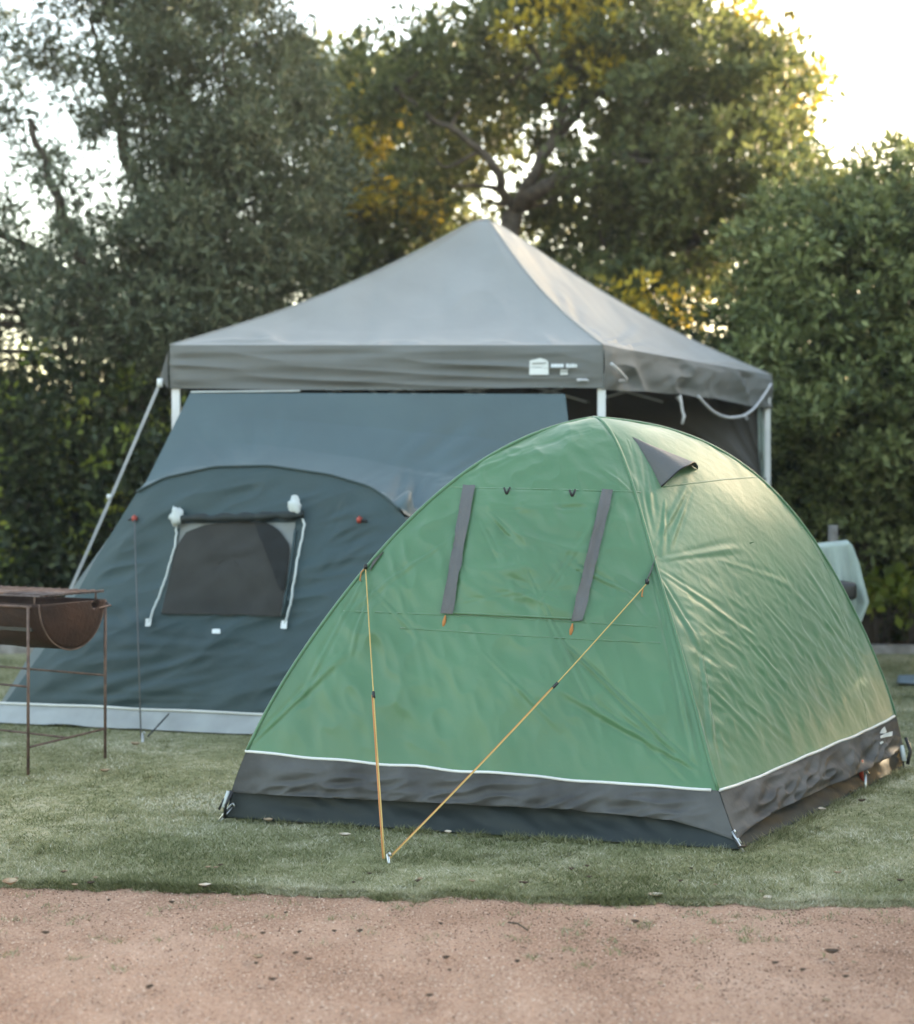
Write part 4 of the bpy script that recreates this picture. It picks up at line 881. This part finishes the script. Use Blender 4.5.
# T3: rosette-leaved tree on the right (and an unseen neighbour added beyond the frame to block the sun)
D3 = 14.3
c3_ = cat([ell(830,290,95,110,D3,1.5,170,51), ell(770,400,60,130,D3,1.3,90,52), ell(900,260,70,90,D3,1.4,80,53), ell(880,430,90,120,D3,1.4,150,54), ell(782,320,45,70,D3+.5,1.0,50,55), ell(845,200,35,28,D3,.8,14,56), ell(900,185,28,34,D3,.7,16,59), ell(925,220,40,60,D3,.9,30,60), ell(980,300,100,130,D3,1.5,110,57),ell(800,520,70,50,D3+.3,.8,50,58)])
c3_ = spread(c3_, .36)
tree('rosette_tree', 'dense tree with clustered olive green leaves at the right, nearer than the big tree', 'tree', (P(860,500,D3)[0],D3,0),
 ([(P(865,600,D3)[0],D3,-.1),P(870,470,D3),P(855,330,D3),P(840,230,D3)], .16, .05), [([P(868,440,D3),P(810,360,D3),P(770,280,D3)],.08,.02),([P(868,420,D3),P(920,330,D3),P(960,250,D3)],.08,.02),([P(868,470,D3-.1),P(800,430,D3-.3),P(760,380,D3-.4)],.06,.02)],
 c3_, R_.uniform(.26,.46,len(c3_)), 11, .105, .042, M['l_rosette'], seed=51, nbr=40, subp=(34,.060))
c7 = cat([ell(1150,280,150,150,D3+.6,1.8,170,61), ell(1120,450,150,140,D3+.6,1.5,150,62)])
tree('rosette_tree', 'unseen olive green leafy tree added beyond the right edge to block the sun', 'tree', (P(1130,500,D3)[0],D3+.6,0),
 ([(P(1130,600,D3)[0],D3+.6,-.1),P(1130,400,D3+.6),P(1140,250,D3+.6)], .16, .05), [], c7, R_.uniform(.35,.5,len(c7)), 90, .16, .08, M['l_rosette'], seed=61, nbr=20, group='sun-blocking trees added beyond the right edge')
# row of unseen trees added off to the right to keep sun off the tents
for k, (tx, ty, th) in enumerate([(6.6,12.6,5.8),(8.2,10.4,6.6),(9.6,8.0,6.8),(10.0,5.4,6.4),(10.4,2.8,6.2),(10.6,0.2,6.0)]):
    th *= .74; r = np.random.default_rng(300+k); q = r.normal(size=(170,3)); q /= np.linalg.norm(q,axis=1,keepdims=True); q *= (r.random(170)**.4)[:,None]
    c = np.array([tx,ty,th*.55])+q*np.array([1.5,1.9,th*.50])
    tree('rosette_tree', 'unseen olive green leafy tree added beyond the right edge to block the sun', 'tree', (tx,ty,0), ([(tx,ty,-.1),(tx+.1,ty,th*.4),(tx,ty+.1,th*.8)], .15, .05), [], c, r.uniform(.4,.6,170), 90, .20, .12, M['l_rosette'], seed=300+k, nbr=16, group='sun-blocking trees added beyond the right edge')
# hedge shrubs behind the tents
lab = ['dark shrub at the far left edge behind the barbecue','dark green shrub behind the left guy strap','shrub with scattered yellow leaves behind the gazebo\'s left leg','dark shrub behind the blue tent, left of the trunk','dark shrub behind the gazebo middle','dark shrub behind the gazebo\'s right half','shrub directly behind the rear right gazebo leg','dark shrub behind the timber post','dark low shrub at the right edge under the olive green tree','dark shrub beyond the left edge of the picture','dark shrub beyond the right edge of the picture']
for k, (px, top, d, ry) in enumerate([(-10,470,14.6,150),(70,440,14.9,160),(165,430,15.2,170),(300,440,15.8,170),(430,440,16.0,170),(570,420,15.8,180),(700,420,15.4,190),(800,500,14.9,120),(890,520,15.0,110),(-150,450,15,160),(1030,500,15,130)]):
    c = cat([ell(px, top+20, 90, ry*.75, d, .9, 80, 70+k), ell(px, top+95, 85, 75, d, .8, 44, 90+k)]); c[:,2] = np.maximum(c[:,2], .12)
    b = (P(px,500,d)[0], d, 0)
    ex = ((ell(px, top+10, 75, 110, d-.7, .35, 12, 130+k), R_.uniform(.12,.22,12), 26, .09, .05), M['l_lime']) if k in (0,1,2,6,7,8) else None
    tree('shrub', lab[k], 'shrub', b, ([(b[0],d,-.1),P(px,top+100,d),P(px+6,top-20,d)], .07, .03), [([P(px,top+100,d),P(px-40,top,d)],.04,.015),([P(px,top+100,d),P(px+45,top+10,d)],.04,.015)],
      c, R_.uniform(.26,.42,len(c)), 9, .10, .052, M['l_hedge'], seed=70+k, nbr=14, subp=(11,.09), group='shrubs in the row behind the tents', extra=ex)
# low lime plant on the right
for px, py, d, lb in ((882,592,13.9,'low plant with broad yellow-green leaves right of the mint cloth'),(912,598,13.8,'broad yellow-green leafed plant cut by the right picture edge'),(20,398,14.2,'')):
    if not lb: continue
    c = ell(px, py, 22, 14, d, .25, 14, int(px)); t = thing('low_plant', lb, 'plant', (P(px,py,d)[0], d, 0), 'broad-leaved plants at the bed edge'); mb = MB()
    for q in c: mb.tube([(P(px,py,d)[0]+R_.normal(0,.04), d, -.05), q], .006, 5)
    mb.build('stem', 'bark', t); V, Fc, tv = leaves(c, np.full(len(c), .12), 12, .15, .10, seed=int(px)); build('foliage', V, Fc, 'l_lime', t, smooth=False, tint=tv)
# far wood
n = 900; r = np.random.default_rng(77); c = np.stack([r.uniform(-26, 26, n), r.uniform(24, 29, n), r.uniform(0, 3.4, n)], 1)
V, Fc, tv = leaves(c, r.uniform(.6,1.1,n), 40, .34, .2, seed=78); tag(build('far_wood', V, Fc, 'l_hedge', smooth=False, tint=tv), 'dark mass of far-off trees behind the garden', 'trees', kind='stuff')
# overhead cable
pts = [P(700+60*k, 137-1.1*k+.06*(k-5)**2, 30) for k in range(-8, 18)]; tag(MB().tube(pts, .012, 5).build('overhead_cable', 'cable'), 'thin overhead cable crossing the sky above the right trees', 'cable')
# ================================================================== LIGHT, SKY, CAMERA
SE, SA = math.radians(15), math.radians(52)   # sun elevation; angle to the right of straight ahead (+Y)
w = bpy.data.worlds.new('World'); sc.world = w; w.use_nodes = True; N = w.node_tree.nodes; L = w.node_tree.links
sky = N.new('ShaderNodeTexSky'); sky.sky_type = 'NISHITA'; sky.sun_disc = False; sky.sun_elevation = SE; sky.sun_rotation = SA; sky.air_density = 1.2; sky.dust_density = 3.0; sky.ozone_density = 1.0
bg = N['Background']; bg.inputs['Strength'].default_value = .15; L.new(sky.outputs[0], bg.inputs['Color'])
sd = bpy.data.lights.new('sun', 'SUN'); sd.energy = 2.5; sd.angle = math.radians(.5); sd.color = (1,.86,.66); so = bpy.data.objects.new('sun', sd); COL.objects.link(so)
dirv = Vector((math.sin(SA)*math.cos(SE), math.cos(SA)*math.cos(SE), math.sin(SE))); so.rotation_euler = dirv.to_track_quat('Z','Y').to_euler(); so.location = (10,20,12)
cd = bpy.data.cameras.new('camera'); cam = bpy.data.objects.new('camera', cd); COL.objects.link(cam); sc.camera = cam
cam.location = (0,0,CH); cam.rotation_euler = (math.radians(90),0,0); cd.sensor_fit = 'HORIZONTAL'; cd.sensor_width = 36; cd.lens = F/914*36; cd.shift_y = -12/914; cd.clip_end = 2000; cd.clip_start = .05
cd.dof.use_dof = True; cd.dof.focus_distance = 6.0; cd.dof.aperture_fstop = 1.9
sc.view_settings.view_transform = 'Standard'; sc.view_settings.look = 'None'; sc.view_settings.exposure = 2.9; sc.view_settings.use_white_balance = True; sc.view_settings.white_balance_temperature = 7500; sc.view_settings.gamma = 1
sc.render.resolution_x = 914; sc.render.resolution_y = 1024
sc.cycles.max_bounces = 6; sc.cycles.diffuse_bounces = 3; sc.cycles.glossy_bounces = 2; sc.cycles.transmission_bounces = 3
# thin air volume added round the whole place to lift the shadows
hz = MB(); hz.box((0,22,6.5),64,52,16); ho = tag(hz.build('haze','white',smooth=False), 'thin haze added between the trees as a soft light veil', 'haze', kind='stuff')
hm = bpy.data.materials.new('haze_air'); hm.use_nodes = True; hm.node_tree.nodes.clear(); o_ = hm.node_tree.nodes.new('ShaderNodeOutputMaterial'); v_ = hm.node_tree.nodes.new('ShaderNodeVolumePrincipled')
v_.inputs['Density'].default_value = .0007; v_.inputs['Color'].default_value = (.85,.93,1,1); hm.node_tree.links.new(v_.outputs[0], o_.inputs['Volume']); ho.data.materials.clear(); ho.data.materials.append(hm)
